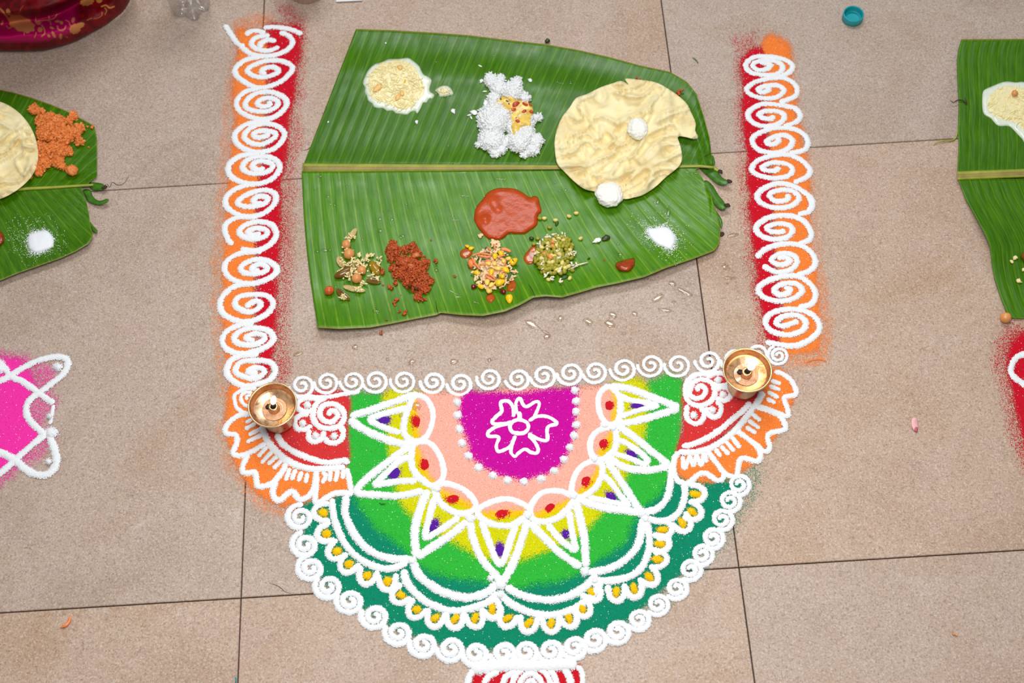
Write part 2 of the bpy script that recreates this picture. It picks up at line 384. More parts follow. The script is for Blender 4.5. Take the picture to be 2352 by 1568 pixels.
def curl(cx, cy, r0, r1, turns, end, k=1.0, n=36):
    """spiral drawn from the middle outwards, clockwise, that ends at angle `end` (picture plane, degrees, y down)"""
    t = np.linspace(0, 1, n); ph = math.radians(end) - 2 * math.pi * turns * (1 - t); r = r0 + (r1 - r0) * t ** k
    return list(zip(cx + r * np.cos(ph), cy + .92 * r * np.sin(ph)))

# ---- left border
LB = thing('rangoli_border', 'orange and red powder strip of white spirals beside the cut end of the leaf', 'rangoli', P(580, 470))
powder('orange_powder', [(545, 68), (600, 66), (622, 80), (618, 160), (611, 280), (603, 380), (592, 480), (590, 600), (588, 700), (590, 800), (596, 890), (560, 905), (532, 890), (516, 800), (508, 700), (513, 600), (521, 450), (531, 350), (537, 200), (543, 110)], 11, M['orange'], .0003, LB)
powder('red_powder', [(612, 62), (650, 58), (690, 64), (688, 120), (682, 190), (670, 280), (658, 360), (647, 450), (642, 600), (636, 720), (634, 790), (616, 850), (604, 860), (592, 800), (584, 700), (588, 600), (588, 480), (600, 380), (609, 280), (616, 160)], 12, M['red'], .0005, LB)
powder('red_dust', [(640, 10), (690, 30), (700, 90), (692, 300), (672, 450), (668, 600), (660, 760), (662, 850), (640, 880), (632, 800), (640, 600), (650, 400), (680, 200), (660, 60)], 16, M['red'], .0002, LB, cov=.34)
powder('orange_dust', [(560, 40), (600, 30), (640, 55), (570, 75), (535, 120), (525, 300), (505, 560), (498, 700), (510, 880), (530, 930), (516, 930), (498, 800), (488, 650), (510, 350), (530, 150), (540, 60)], 14, M['orange'], .0002, LB, cov=.36)
for pts in (K(480, 40, 4, [(280, 260), (400, 345), (560, 358), (700, 315), (768, 240), (735, 175), (650, 140)]),
            K(480, 40, 4, [(560, 168), (440, 188), (392, 240), (430, 290), (540, 312), (650, 275)]),
            K(480, 40, 4, [(620, 225), (540, 212), (470, 250), (490, 280)]),
            K(480, 40, 4, [(345, 175), (370, 140), (440, 128), (520, 150)]),
            K(480, 40, 4, [(500, 100), (600, 95), (740, 112), (860, 160)]),
            K(480, 40, 4, [(145, 70), (210, 170), (270, 250), (330, 265)]),
            K(480, 40, 4, [(470, 365), (330, 400), (240, 490), (300, 580), (460, 650), (650, 600), (770, 480), (700, 415), (560, 400), (430, 435), (355, 490), (410, 540), (500, 555), (610, 525), (640, 490), (580, 460), (500, 480), (485, 510), (530, 522)]),
            K(480, 40, 4, [(460, 655), (330, 690), (255, 780), (290, 870), (440, 935), (600, 920), (710, 820), (690, 740), (560, 690), (420, 710), (335, 790), (370, 850), (500, 870), (600, 840), (635, 780), (560, 745), (480, 760), (445, 800), (500, 825), (560, 805), (540, 775)]),
            K(480, 40, 4, [(560, 950), (400, 970), (290, 1020), (235, 1100), (290, 1190), (430, 1240), (600, 1210), (695, 1090), (640, 1010), (520, 980), (400, 1010), (325, 1090), (370, 1150), (480, 1172), (590, 1120), (610, 1070), (500, 1045), (415, 1070), (430, 1105), (510, 1100), (560, 1070)]),
            K(480, 40, 4, [(470, 1252), (300, 1275), (200, 1340), (180, 1420), (240, 1490), (400, 1535), (560, 1500), (650, 1400), (610, 1310), (480, 1280), (360, 1310), (310, 1380), (360, 1430), (470, 1440), (570, 1400), (580, 1350), (490, 1325), (420, 1340), (405, 1380), (450, 1405), (515, 1385)]),
            K(440, 400, 4, [(660, 90), (480, 110), (350, 180), (310, 260), (360, 340), (500, 395), (650, 370), (760, 280), (770, 190), (680, 150), (540, 180), (430, 250), (460, 295), (560, 300), (680, 270), (695, 220), (620, 208), (570, 245), (600, 275), (655, 262)]),
            K(440, 400, 4, [(600, 398), (430, 400), (320, 460), (310, 530), (340, 610), (380, 655)]),
            K(440, 400, 4, [(450, 690), (600, 705), (720, 650), (780, 560), (740, 470), (620, 440), (500, 470), (440, 530), (480, 580), (580, 600), (680, 570), (690, 520), (600, 500), (520, 530), (550, 565), (640, 550)]),
            K(440, 400, 4, [(650, 715), (450, 730), (330, 800), (305, 880), (360, 960), (500, 1010), (640, 990), (760, 930), (780, 860), (700, 800), (580, 790), (470, 840), (460, 890), (530, 920), (640, 910), (700, 870), (640, 830), (570, 850), (560, 885), (630, 892)]),
            K(440, 400, 4, [(600, 1010), (440, 1020), (330, 1080), (265, 1180), (290, 1280), (420, 1350), (560, 1350), (700, 1280), (750, 1190), (690, 1120), (560, 1110), (440, 1130), (400, 1190), (440, 1240), (540, 1270), (620, 1230), (635, 1190), (590, 1170), (530, 1200), (500, 1232)]),
            [(585, 741), (548, 748), (520, 763), (511, 785), (522, 803), (550, 813), (585, 808), (615, 795), (629, 777), (615, 760), (587, 754), (555, 760), (538, 777), (550, 790), (580, 793), (604, 783), (607, 772), (585, 767), (566, 777), (585, 785)],
            K(480, 780, 4, [(460, 140), (300, 150), (200, 200), (165, 300), (220, 380), (330, 430), (460, 410), (560, 370), (610, 290), (560, 210), (420, 195), (300, 210), (245, 280), (290, 330), (400, 360), (490, 330), (505, 280), (430, 260), (360, 290), (400, 312), (450, 300)])):
    stroke('spiral_line' if len(pts) > 9 else 'line_fragment', pts, 13.5, LB)
# ---- right border
RB = thing('rangoli_border', 'red and orange powder strip of white spirals beside the torn leaf tip', 'rangoli', P(1785, 460))
powder('red_powder', [(1715, 118), (1745, 110), (1760, 140), (1748, 205), (1762, 265), (1768, 330), (1775, 430), (1780, 580), (1796, 680), (1796, 760), (1784, 795), (1766, 790), (1750, 740), (1736, 640), (1725, 540), (1719, 455), (1716, 400), (1710, 320), (1704, 230), (1700, 150)], 9, M['red'], .0005, RB)
powder('orange_powder', [(1752, 92), (1780, 84), (1812, 96), (1818, 150), (1832, 240), (1842, 300), (1862, 420), (1864, 505), (1872, 610), (1880, 680), (1884, 760), (1882, 800), (1850, 812), (1810, 815), (1784, 795), (1792, 740), (1790, 660), (1776, 580), (1770, 430), (1762, 330), (1756, 265), (1744, 205), (1745, 130)], 11, M['orange'], .0003, RB)
powder('red_dust', [(1690, 90), (1730, 75), (1745, 110), (1705, 150), (1712, 300), (1722, 480), (1740, 660), (1760, 800), (1740, 790), (1722, 640), (1706, 480), (1696, 320), (1688, 160)], 15, M['red'], .0002, RB, cov=.36)
powder('orange_dust', [(1812, 110), (1832, 200), (1850, 330), (1872, 450), (1886, 600), (1902, 720), (1908, 790), (1890, 830), (1820, 838), (1810, 815), (1878, 800), (1880, 620), (1858, 400), (1826, 200)], 15, M['orange'], .0002, RB, cov=.4)
stroke('powder_arc', [(1853, 831), (1868, 827), (1885, 826), (1899, 831)], 2.5, RB, mat=M['orange'])
for pts in (K(1640, 80, 4, [(600, 395), (700, 340), (715, 280), (640, 230), (500, 205), (370, 210), (292, 275), (330, 345), (440, 372), (560, 370), (628, 320), (600, 262), (480, 237), (385, 255), (355, 290), (400, 328), (480, 320), (518, 280), (450, 262), (420, 272)]),
            K(1640, 80, 4, [(600, 625), (740, 570), (760, 490), (690, 420), (580, 400), (400, 430), (300, 500), (350, 560), (480, 590), (590, 570), (640, 510), (580, 470), (470, 475), (405, 505), (440, 535), (500, 510), (485, 490)]),
            K(1640, 80, 4, [(640, 850), (760, 800), (790, 740), (740, 680), (600, 650), (450, 640), (340, 690), (310, 750), (370, 820), (500, 845), (610, 810), (645, 750), (590, 710), (470, 705), (410, 740), (460, 772), (535, 772), (530, 742)]),
            K(1640, 80, 4, [(690, 1095), (830, 1060), (860, 980), (800, 900), (680, 860), (520, 870), (390, 920), (350, 980), (410, 1060), (560, 1090), (680, 1050), (720, 980), (660, 930), (560, 940), (480, 985), (530, 1012), (595, 980), (570, 950)]),
            K(1640, 80, 4, [(730, 1365), (850, 1310), (880, 1250), (820, 1170), (700, 1110), (560, 1110), (400, 1160), (345, 1240), (400, 1290), (540, 1322), (680, 1300), (720, 1240), (660, 1190), (530, 1180), (440, 1220), (480, 1250), (570, 1250), (590, 1212)]),
            K(1660, 440, 4, [(690, 215), (800, 180), (825, 90), (760, 20), (640, -50), (500, -70), (370, -20), (315, 50), (370, 120), (510, 155), (640, 130), (700, 60), (640, 0), (520, -10), (430, 30), (470, 85), (560, 88), (605, 60), (580, 30)]),
            K(1660, 440, 4, [(690, 490), (800, 440), (800, 350), (720, 260), (600, 225), (430, 240), (310, 320), (340, 400), (450, 440), (570, 430), (640, 370), (600, 310), (490, 300), (405, 335), (440, 370), (530, 375), (570, 350)]),
            K(1660, 440, 4, [(680, 770), (800, 730), (850, 650), (800, 550), (680, 490), (520, 490), (380, 540), (310, 615)]),
            K(1660, 440, 4, [(365, 680), (480, 740), (600, 730), (680, 660), (650, 590), (540, 572), (450, 620), (480, 665), (560, 672), (620, 640), (570, 608), (500, 618)]),
            K(1660, 440, 4, [(690, 1070), (820, 1030), (850, 940), (800, 850), (680, 780), (520, 790), (380, 840), (325, 910), (390, 980), (530, 1010), (660, 980), (730, 910), (670, 850), (560, 850), (475, 900), (510, 950), (590, 940), (620, 900), (560, 888)]),
            K(1660, 440, 4, [(390, 1385), (480, 1400), (660, 1420), (820, 1350), (890, 1250), (830, 1140), (700, 1090), (540, 1090), (420, 1140), (395, 1220), (460, 1290), (600, 1320), (730, 1280), (760, 1200), (680, 1140), (560, 1150), (490, 1200), (540, 1240), (640, 1212), (695, 1190)])):
    stroke('spiral_line' if len(pts) > 9 else 'line_fragment', pts, 13, RB)
stroke('spiral_line', K(1660, 440, 4, [(690, -30), (770, 30), (810, 120), (780, 190)]), 11, RB)

# ---- the half-round rangoli
RG = thing('rangoli', 'half-round floor rangoli of coloured powder with a magenta centre and green scalloped rim', 'rangoli', P(1190, 1200))
powder('teal_powder', [(800, 1120), (705, 1150), (692, 1200), (704, 1262), (722, 1310), (768, 1352), (825, 1392), (900, 1440), (970, 1468), (1090, 1492), (1210, 1490), (1320, 1472), (1420, 1436), (1500, 1378), (1580, 1300), (1648, 1220), (1692, 1150), (1718, 1090), (1640, 1092), (1530, 1095), (1400, 1160), (1200, 1250), (900, 1150)], 9, M['teal'], .0002, RG)
powder('teal_dust', [(1740, 1060), (1755, 1090), (1730, 1160), (1680, 1240), (1610, 1320), (1520, 1400), (1480, 1420), (1560, 1310), (1650, 1200), (1700, 1090)], 14, M['teal'], .0001, RG, cov=.26)
powder('green_powder', [(803, 912), (798, 1000), (798, 1080), (816, 1140), (842, 1190), (885, 1232), (925, 1262), (965, 1300), (1040, 1326), (1125, 1340), (1180, 1349), (1230, 1342), (1320, 1322), (1372, 1290), (1430, 1250), (1452, 1205), (1482, 1165), (1532, 1118), (1560, 1040), (1570, 960), (1566, 872), (1480, 876), (1200, 1000), (885, 906)], 12, M['green'], .0005, RG, edge=.35)
powder('yellow_powder', [(884, 902), (887, 960), (895, 1030), (910, 1110), (925, 1165), (980, 1215), (1050, 1250), (1085, 1272), (1162, 1293), (1205, 1283), (1280, 1252), (1350, 1212), (1392, 1170), (1445, 1085), (1477, 1010), (1487, 950), (1480, 874), (1400, 884), (1200, 1000), (965, 906)], 11, M['yellow'], .0008, RG, edge=.35)
sal = [(965, 908), (966, 1000), (962, 1028), (990, 1095), (1020, 1122), (1085, 1158), (1110, 1174), (1200, 1170), (1232, 1174), (1302, 1147), (1330, 1122), (1370, 1078), (1372, 1042), (1396, 995), (1402, 960), (1398, 892), (1300, 890), (1190, 890), (1060, 902)]
cen = np.array([1190, 960.])
powder('amber_powder', [tuple(cen + (np.array(q) - cen) * (1 + 17 / np.linalg.norm(np.array(q) - cen)) if q[1] > 930 else (q[0] + math.copysign(14, q[0] - 1190) * (abs(q[0] - 1190) > 150), q[1])) for q in sal], 7, M['amber'], .0010, RG, edge=.3)
powder('salmon_powder', sal, 7, M['salmon'], .0013, RG, edge=.3)
powder('magenta_powder', [(1062, 912), (1100, 898), (1200, 896), (1310, 890), (1326, 892), (1325, 950), (1320, 1000), (1303, 1048), (1268, 1082), (1230, 1096), (1196, 1100), (1130, 1086), (1088, 1052), (1065, 1000), (1054, 950)], 9, M['magenta'], .0016, RG)
powder('red_powder', [(620, 930), (690, 905), (796, 903), (797, 990), (796, 1066), (720, 1078), (660, 1056), (612, 1000), (585, 960)], 6, M['brick'], .0008, RG)
powder('orange_powder', [(532, 885), (590, 890), (620, 960), (660, 1050), (720, 1072), (790, 1066), (800, 1128), (720, 1148), (640, 1158), (590, 1135), (553, 1092), (533, 1040), (516, 990), (518, 940)], 8, M['orange'], .0005, RG)
powder('red_powder', [(1572, 880), (1600, 862), (1680, 858), (1745, 905), (1722, 945), (1680, 985), (1630, 1022), (1575, 1042), (1556, 1040), (1566, 980)], 7, M['brick'], .0009, RG)
powder('orange_powder', [(1755, 858), (1790, 850), (1822, 880), (1826, 905), (1806, 950), (1796, 985), (1770, 1020), (1738, 1060), (1700, 1085), (1650, 1100), (1590, 1104), (1556, 1090), (1550, 1050), (1620, 1035), (1690, 985), (1745, 920)], 9, M['orange'], .0006, RG)
powder('orange_dust', [(560, 1100), (640, 1160), (700, 1165), (640, 1180), (580, 1150), (530, 1080), (505, 1000), (512, 960), (530, 1040)], 14, M['orange'], .0001, RG, cov=.35)
# flower in the magenta centre
fl_o = (1040, 820)
for pts in ([(560, 560), (555, 470), (510, 410), (440, 420), (450, 500), (400, 550), (360, 600), (400, 620), (500, 610), (545, 590)],
            [(590, 530), (580, 430), (615, 380), (645, 440), (680, 460), (760, 415), (795, 430), (770, 510), (735, 570), (690, 590)],
            [(700, 590), (770, 550), (860, 550), (940, 590), (950, 620), (880, 640), (865, 690), (870, 760), (830, 770), (750, 740), (690, 700)],
            [(690, 720), (750, 780), (785, 850), (770, 885), (720, 880), (660, 850), (600, 890), (570, 920), (535, 880), (545, 800), (580, 720)],
            [(530, 610), (400, 645), (330, 690), (330, 730), (420, 740), (400, 820), (420, 870), (490, 850), (540, 810), (575, 730)]):
    stroke('petal_outline', K(*fl_o, 4, pts), 10.5, RG)
stroke('ring_outline', K(*fl_o, 4, [(615, 580), (680, 605), (695, 650), (665, 695), (610, 705), (545, 690), (525, 640), (555, 595)]), 11, RG, closed=True)
stroke('line_fragment', K(*fl_o, 4, [(600, 500), (615, 545), (610, 590)]), 13, RG)
for x, y in [(40, 415), (48, 530), (58, 660), (85, 788), (145, 905), (237, 1015), (367, 1085), (503, 1132), (655, 1145), (815, 1118), (932, 1040), (1020, 940), (1075, 828), (1115, 720), (1132, 620), (1134, 498), (1132, 403), (1120, 305)]:
    dab('dot', 1040 + x / 4, 820 + y / 4, 9.3, 8.8, 0, M['white'], RG, .0046, int(x), .2)
# eight lamp-flame petals: oval, outer triangle, inner triangle, red and purple dabs
A6, A12, A13, A8, A7 = (780, 840, 4), (900, 1100, 4), (1180, 1100, 4), (1260, 780, 4), (1040, 820, 4)
ovals = [K(*A6, [(690, 285), (770, 290), (830, 350), (860, 450), (840, 570), (790, 660), (710, 700), (630, 670), (590, 600), (600, 490), (635, 390)]),
         K(*A6, [(690, 720), (790, 702), (860, 740), (920, 830), (955, 940), (950, 1030), (900, 1085), (840, 1100), (760, 1050), (690, 980), (660, 890), (665, 790)]),
         K(*A6, [(880, 1110), (980, 1085), (1100, 1120), (1200, 1190), (1255, 1290), (1190, 1350), (1080, 1355), (970, 1300), (900, 1220)]),
         K(*A12, [(790, 290), (900, 220), (1050, 185), (1180, 220), (1270, 290), (1200, 370), (1080, 430), (940, 420), (830, 370)]),
         K(*A13, [(150, 290), (180, 210), (260, 130), (400, 110), (520, 150), (550, 190), (500, 270), (400, 360), (270, 395), (180, 370)]),
         K(*A7, [(1090, 1260), (1110, 1120), (1180, 1010), (1280, 960), (1360, 980), (1375, 1060), (1320, 1190), (1220, 1270), (1130, 1295)]),
         K(*A8, [(405, 1080), (380, 980), (410, 880), (500, 820), (600, 815), (622, 900), (610, 1000), (540, 1080), (450, 1110)]),
         K(*A8, [(560, 435), (475, 490), (455, 600), (490, 720), (560, 780), (640, 745), (662, 620), (640, 510)])]
for q in ovals: stroke('oval_outline', q, 13.5, RG, closed=True)
tri = [([K(*A6, [(720, 262), (500, 335), (270, 415), (95, 465)]), K(*A6, [(90, 490), (200, 575), (400, 668), (560, 715), (680, 715)])], 17),
       ([K(*A6, [(640, 385), (450, 432), (285, 490), (345, 540), (470, 592), (560, 620)])], 13.5),
       ([K(*A6, [(650, 735), (560, 800), (400, 920), (250, 1040), (165, 1130), (180, 1172), (330, 1188), (560, 1195), (770, 1150)])], 16),
       ([K(*A6, [(650, 840), (560, 870), (440, 980), (330, 1090), (400, 1085), (560, 1062), (710, 1062)])], 14),
       ([K(*A12, [(335, 100), (270, 250), (220, 420), (212, 560), (225, 720)]), K(*A12, [(700, 385), (560, 500), (400, 610), (230, 725)])], 16),
       ([K(*A12, [(400, 160), (350, 330), (310, 535), (400, 495), (520, 420), (620, 350)])], 14),
       ([K(*A12, [(720, 390), (750, 560), (830, 740), (950, 880), (1010, 955)]), K(*A12, [(1250, 370), (1200, 540), (1120, 760), (1050, 900), (1010, 960)])], 16),
       ([K(*A12, [(820, 390), (880, 540), (940, 700), (990, 785), (1040, 720), (1090, 560), (1140, 430)])], 14),
       ([K(*A13, [(150, 400), (300, 560), (450, 700), (620, 812)]), K(*A13, [(570, 210), (612, 380), (650, 560), (665, 810)])], 16),
       ([K(*A13, [(310, 415), (400, 530), (480, 600), (562, 652), (550, 560), (525, 420), (510, 295)])], 13),
       ([[(1394, 1058), (1422, 1100), (1447, 1138), (1472, 1178)], [(1322, 1143), (1355, 1158), (1392, 1167), (1430, 1172), (1472, 1178)]], 16),
       ([[(1382, 1090), (1402, 1107), (1422, 1135), (1443, 1161), (1415, 1156), (1387, 1150), (1352, 1144)]], 13),
       ([[(1418, 978), (1460, 1007), (1500, 1040), (1538, 1070)], [(1398, 1052), (1435, 1074), (1485, 1080), (1538, 1072)]], 16),
       ([[(1418, 1010), (1445, 1022), (1485, 1054), (1478, 1066), (1445, 1052), (1408, 1042)]], 13),
       ([[(1402, 886), (1450, 895), (1500, 914), (1560, 936)], [(1402, 976), (1450, 970), (1500, 957), (1560, 938)]], 16),
       ([[(1420, 908), (1450, 920), (1508, 931), (1470, 942), (1424, 958)]], 13)]
for qs, wd in tri:
    for q in qs: stroke('triangle_outline', q, wd, RG)
for i, (x, y, rx, ry, rt) in enumerate([(957, 967, 9, 12, .1), (976, 1067, 10, 13, .1), (1041, 1145, 14, 9, -.1), (1153, 1179, 15, 9, -.3), (1262, 1165, 13, 9, -.6), (1345, 1104, 10, 12, .5), (1385, 1018, 9, 11, .4), (1399, 931, 10, 12, .2)]):
    dab('red_dab', x, y, rx, ry, rt, M['crimson'], RG, .0012, i + 20, 1.4)
for i, (x, y, rx, ry, rt) in enumerate([(883, 964, 14, 8, -.2), (906, 1088, 11, 14, .7), (997, 1206, 9, 14, .6), (1148, 1262, 10, 14, 0), (1298, 1226, 8, 10, .2), (1404, 1140, 13, 8, .7), (1450, 1043, 13, 8, .5), (1464, 930, 13, 7, -.1)]):
    dab('purple_dab', x, y, rx, ry, rt, M['purple'], RG, .0012, i + 40, .9)
# double scallop arcs and the loops hanging from them
A10, A14 = (620, 1100, 4), (1380, 1080, 4)
for q, wd in ((K(*A10, [(705, 150), (690, 290), (720, 400), (800, 540), (920, 660), (1100, 730), (1310, 735)]), 15), (K(*A10, [(572, 180), (580, 300), (620, 450), (700, 610), (820, 730), (980, 810), (1130, 822), (1265, 765)]), 14),
              (K(*A12, [(195, 760), (240, 870), (350, 970), (500, 1050), (680, 1090), (860, 1050), (975, 960)]), 16), (K(*A12, [(110, 830), (130, 930), (220, 1050), (360, 1150), (560, 1212), (760, 1180), (900, 1120), (975, 1040)]), 14.5),
              (K(*A12, [(1045, 990), (1200, 1070), (1400, 1112), (1560, 1095), (1700, 1040), (1830, 940), (1870, 860)]), 15), (K(*A12, [(1000, 1060), (1100, 1150), (1270, 1225), (1440, 1252), (1620, 1215), (1800, 1110), (1900, 990), (1925, 910)]), 14.5),
              (K(*A13, [(680, 860), (850, 832), (1000, 760), (1120, 640), (1170, 500), (1182, 360)]), 15), (K(*A13, [(700, 930), (900, 935), (1080, 890), (1190, 790), (1242, 640), (1240, 480), (1205, 390)]), 14.5),
              (K(*A14, [(390, 395), (520, 352), (610, 250), (640, 100), (645, 0), (640, -60)]), 14.5), (K(*A14, [(420, 445), (560, 470), (680, 425), (750, 320), (772, 200), (760, 120)]), 13.5)):
    stroke('scallop_arc', q, wd, RG)
for x, y, r in ((947, 1287, 10), (1149, 1342, 12), (1150, 1365, 10), (1344, 1312, 11), (1366, 1332, 9), (1474, 1178, 11), (1482, 1190, 9), (1390, 975, 10), (1170, 1190, 0), (1080, 1190, 11), (1213, 1182, 11), (1318, 1138, 10), (1365, 1053, 10), (1408, 982, 9), (1127, 1328, 7), (1002, 1120, 11)):
    if r: dab('dot', x, y, r, r * .95, 0, M['white'], RG, .0042, int(x), .2)
loops = [(742, 1177, 880, 1175), (750, 1225, 880, 1190), (774, 1265, 880, 1190), (801, 1295, 885, 1190), (844, 1321, 890, 1190), (890, 1334, 885, 1190),
         (921, 1366, 1050, 1280), (957, 1399, 1050, 1280), (1000, 1418, 1040, 1290), (1045, 1421, 1050, 1290), (1091, 1419, 1060, 1290), (1130, 1399, 1060, 1290),
         (1166, 1419, 1230, 1290), (1214, 1430, 1235, 1300), (1266, 1430, 1262, 1300), (1307, 1419, 1265, 1300), (1337, 1396, 1265, 1300), (1359, 1360, 1280, 1290),
         (1416, 1359, 1415, 1230), (1456, 1351, 1430, 1240), (1491, 1324, 1400, 1240), (1510, 1284, 1400, 1270), (1515, 1249, 1400, 1252), (1522, 1216, 1400, 1225), (1567, 1201, 1510, 1130), (1590, 1175, 1490, 1130), (1597, 1134, 1490, 1130)]
for i, (x, y, cx, cy) in enumerate(loops):
    d = np.array([x - cx, y - cy], float); d /= np.linalg.norm(d); n = np.array([-d[1], d[0]]); c = np.array([x, y], float)
    if i in (0, 1, 2, 3): d, n = np.array([d[0], d[1]]), n
    pts = [c - 17 * d - 20 * n, c - 4 * d - 19 * n, c + 10 * d - 16 * n, c + 20 * d - 7 * n, c + 21 * d + 4 * n, c + 12 * d + 15 * n, c - 3 * d + 19 * n, c - 16 * d + 21 * n]
    stroke('loop_outline', [tuple(q) for q in pts], 12.5, RG)
    a = math.atan2(n[1], n[0]) if i in (0, 1, 2, 3, 21, 22, 23) else math.atan2(d[1], d[0])
    dab('yellow_dab', x, y, 10.5 if i < 8 else 12, 8.5 if i < 8 else 7.5, math.atan2(d[1], d[0]) + (.6 if i < 14 else .1), M['marigold'], RG, .003, i + 60, .4)
# row of curls along the straight edge
row = [(694, 884), (751, 877), (810, 875), (863, 874), (927, 874), (995, 876), (1057, 880), (1124, 868), (1190, 869), (1249, 862), (1310, 856), (1367, 853), (1432, 846), (1495, 837), (1557, 837), (1627, 828), (1686, 824), (1738, 812)]
for i, (x, y) in enumerate(row):
    stroke('curl_line', curl(x, y + 2, 2.5, 31 + R_.uniform(-1.5, 1.5), 1.95, 188 + R_.uniform(-14, 10), .95), 7.6 + R_.uniform(-.6, .6), RG, hk=.24)
stroke('curl_line', curl(1788, 817, 3, 26, 2.3, 250), 7, RG, hk=.22)
# ring of curls round the rim
rim = [(690, 1188), (701, 1251), (714, 1305), (755, 1347), (804, 1380), (861, 1415), (915, 1453), (973, 1480), (1036, 1490), (1093, 1501), (1157, 1500), (1208, 1497), (1265, 1494), (1319, 1486), (1366, 1468), (1419, 1450), (1467, 1422), (1511, 1387), (1554, 1350), (1586, 1307), (1613, 1272), (1637, 1235), (1658, 1192), (1676, 1150), (1697, 1112)]
for i, (x, y) in enumerate(rim):
    px_, py_ = rim[i - 1] if i else (700, 1130)
    e = math.degrees(math.atan2(py_ - y, px_ - x)) + (2 if i < 12 else 6)
    big = 33 if i < 9 else (31.5 if i < 16 else 28.5)
    stroke('curl_line', curl(x, y + 1, 2.5, big, 1.95, e, .95), 12.2 if i < 9 else (11.6 if i < 16 else 10), RG)
# left wing
L5 = (480, 780, 4)
wing = [('curl_line', [(1108, 705), (1110, 665), (1160, 660), (1182, 705), (1130, 757), (1060, 745), (1017, 680), (1050, 612), (1140, 592), (1220, 640), (1243, 720), (1200, 790), (1100, 820), (1000, 790), (955, 700), (990, 590), (1080, 533)], 12),
        ('petal_outline', [(1010, 570), (960, 542), (880, 545), (815, 590), (832, 645), (910, 665), (965, 640)], 11.5), ('petal_outline', [(920, 690), (850, 692), (795, 740), (805, 815), (880, 828), (950, 790)], 12),
        ('petal_outline', [(930, 830), (915, 890), (950, 938), (1010, 930), (1050, 885), (1050, 840)], 12), ('petal_outline', [(1060, 900), (1100, 945), (1170, 948), (1228, 900), (1230, 830), (1190, 805)], 12),
        ('border_line', [(790, 535), (900, 522), (1000, 532), (1100, 528), (1250, 500), (1390, 480)], 9.5),
        ('border_line', [(620, 865), (680, 960), (800, 1040), (950, 1100), (1100, 1132), (1250, 1112), (1262, 1150)], 12.5), ('border_line', [(480, 790), (540, 930), (620, 1030), (730, 1120), (860, 1172), (1000, 1192), (1255, 1175)], 14),
        ('border_line', [(1265, 1180), (1290, 1290), (1310, 1420)], 11),
        ('petal_outline', [(390, 680), (270, 702), (180, 770), (150, 840), (180, 870), (250, 880), (258, 950), (222, 1040), (270, 1068), (350, 1050), (450, 1000), (520, 950)], 12),
        ('petal_outline', [(365, 1055), (320, 1140), (310, 1208), (345, 1228), (420, 1222), (438, 1290), (450, 1345), (500, 1350), (580, 1320), (640, 1260), (690, 1190), (700, 1135)], 12.5),
        ('petal_outline', [(620, 1300), (590, 1380), (600, 1450), (650, 1480), (730, 1412), (780, 1405), (830, 1468), (900, 1450), (960, 1380), (980, 1300), (985, 1205)], 12),
        ('petal_outline', [(985, 1200), (990, 1330), (975, 1480), (1020, 1490), (1140, 1420), (1230, 1410), (1325, 1422)], 12),
        ('curl_line', [(440, 450), (330, 460), (250, 500), (235, 550), (262, 635), (335, 680)], 9), ('curl_line', [(400, 490), (330, 490), (295, 530), (315, 590), (370, 620)], 8), ('curl_line', [(400, 520), (350, 520), (350, 560)], 7)]
comb = [[(400, 735), (335, 765)], [(435, 770), (330, 825)], [(475, 820), (365, 880)], [(500, 870), (345, 945)], [(540, 980), (450, 1080)], [(580, 1030), (480, 1140)], [(630, 1070), (540, 1150)], [(670, 1110), (590, 1190)],
        [(745, 1180), (705, 1300)], [(800, 1190), (760, 1295)], [(855, 1210), (822, 1310)], [(905, 1225), (888, 1322)], [(1040, 1215), (1072, 1255), (1040, 1325)], [(1120, 1200), (1108, 1310)], [(1185, 1195), (1162, 1310)], [(1240, 1190), (1228, 1285)]]
for nm, p, wd in wing: stroke(nm, K(*L5, p), wd, RG)
for p in comb: stroke('comb_line', K(*L5, p), 9.5, RG)
for x, y in ((906, 600), (862, 768), (980, 882), (1150, 884)): dab('dot', 480 + x / 4, 780 + y / 4, 8, 8, 0, M['white'], RG, .004, x, .2)
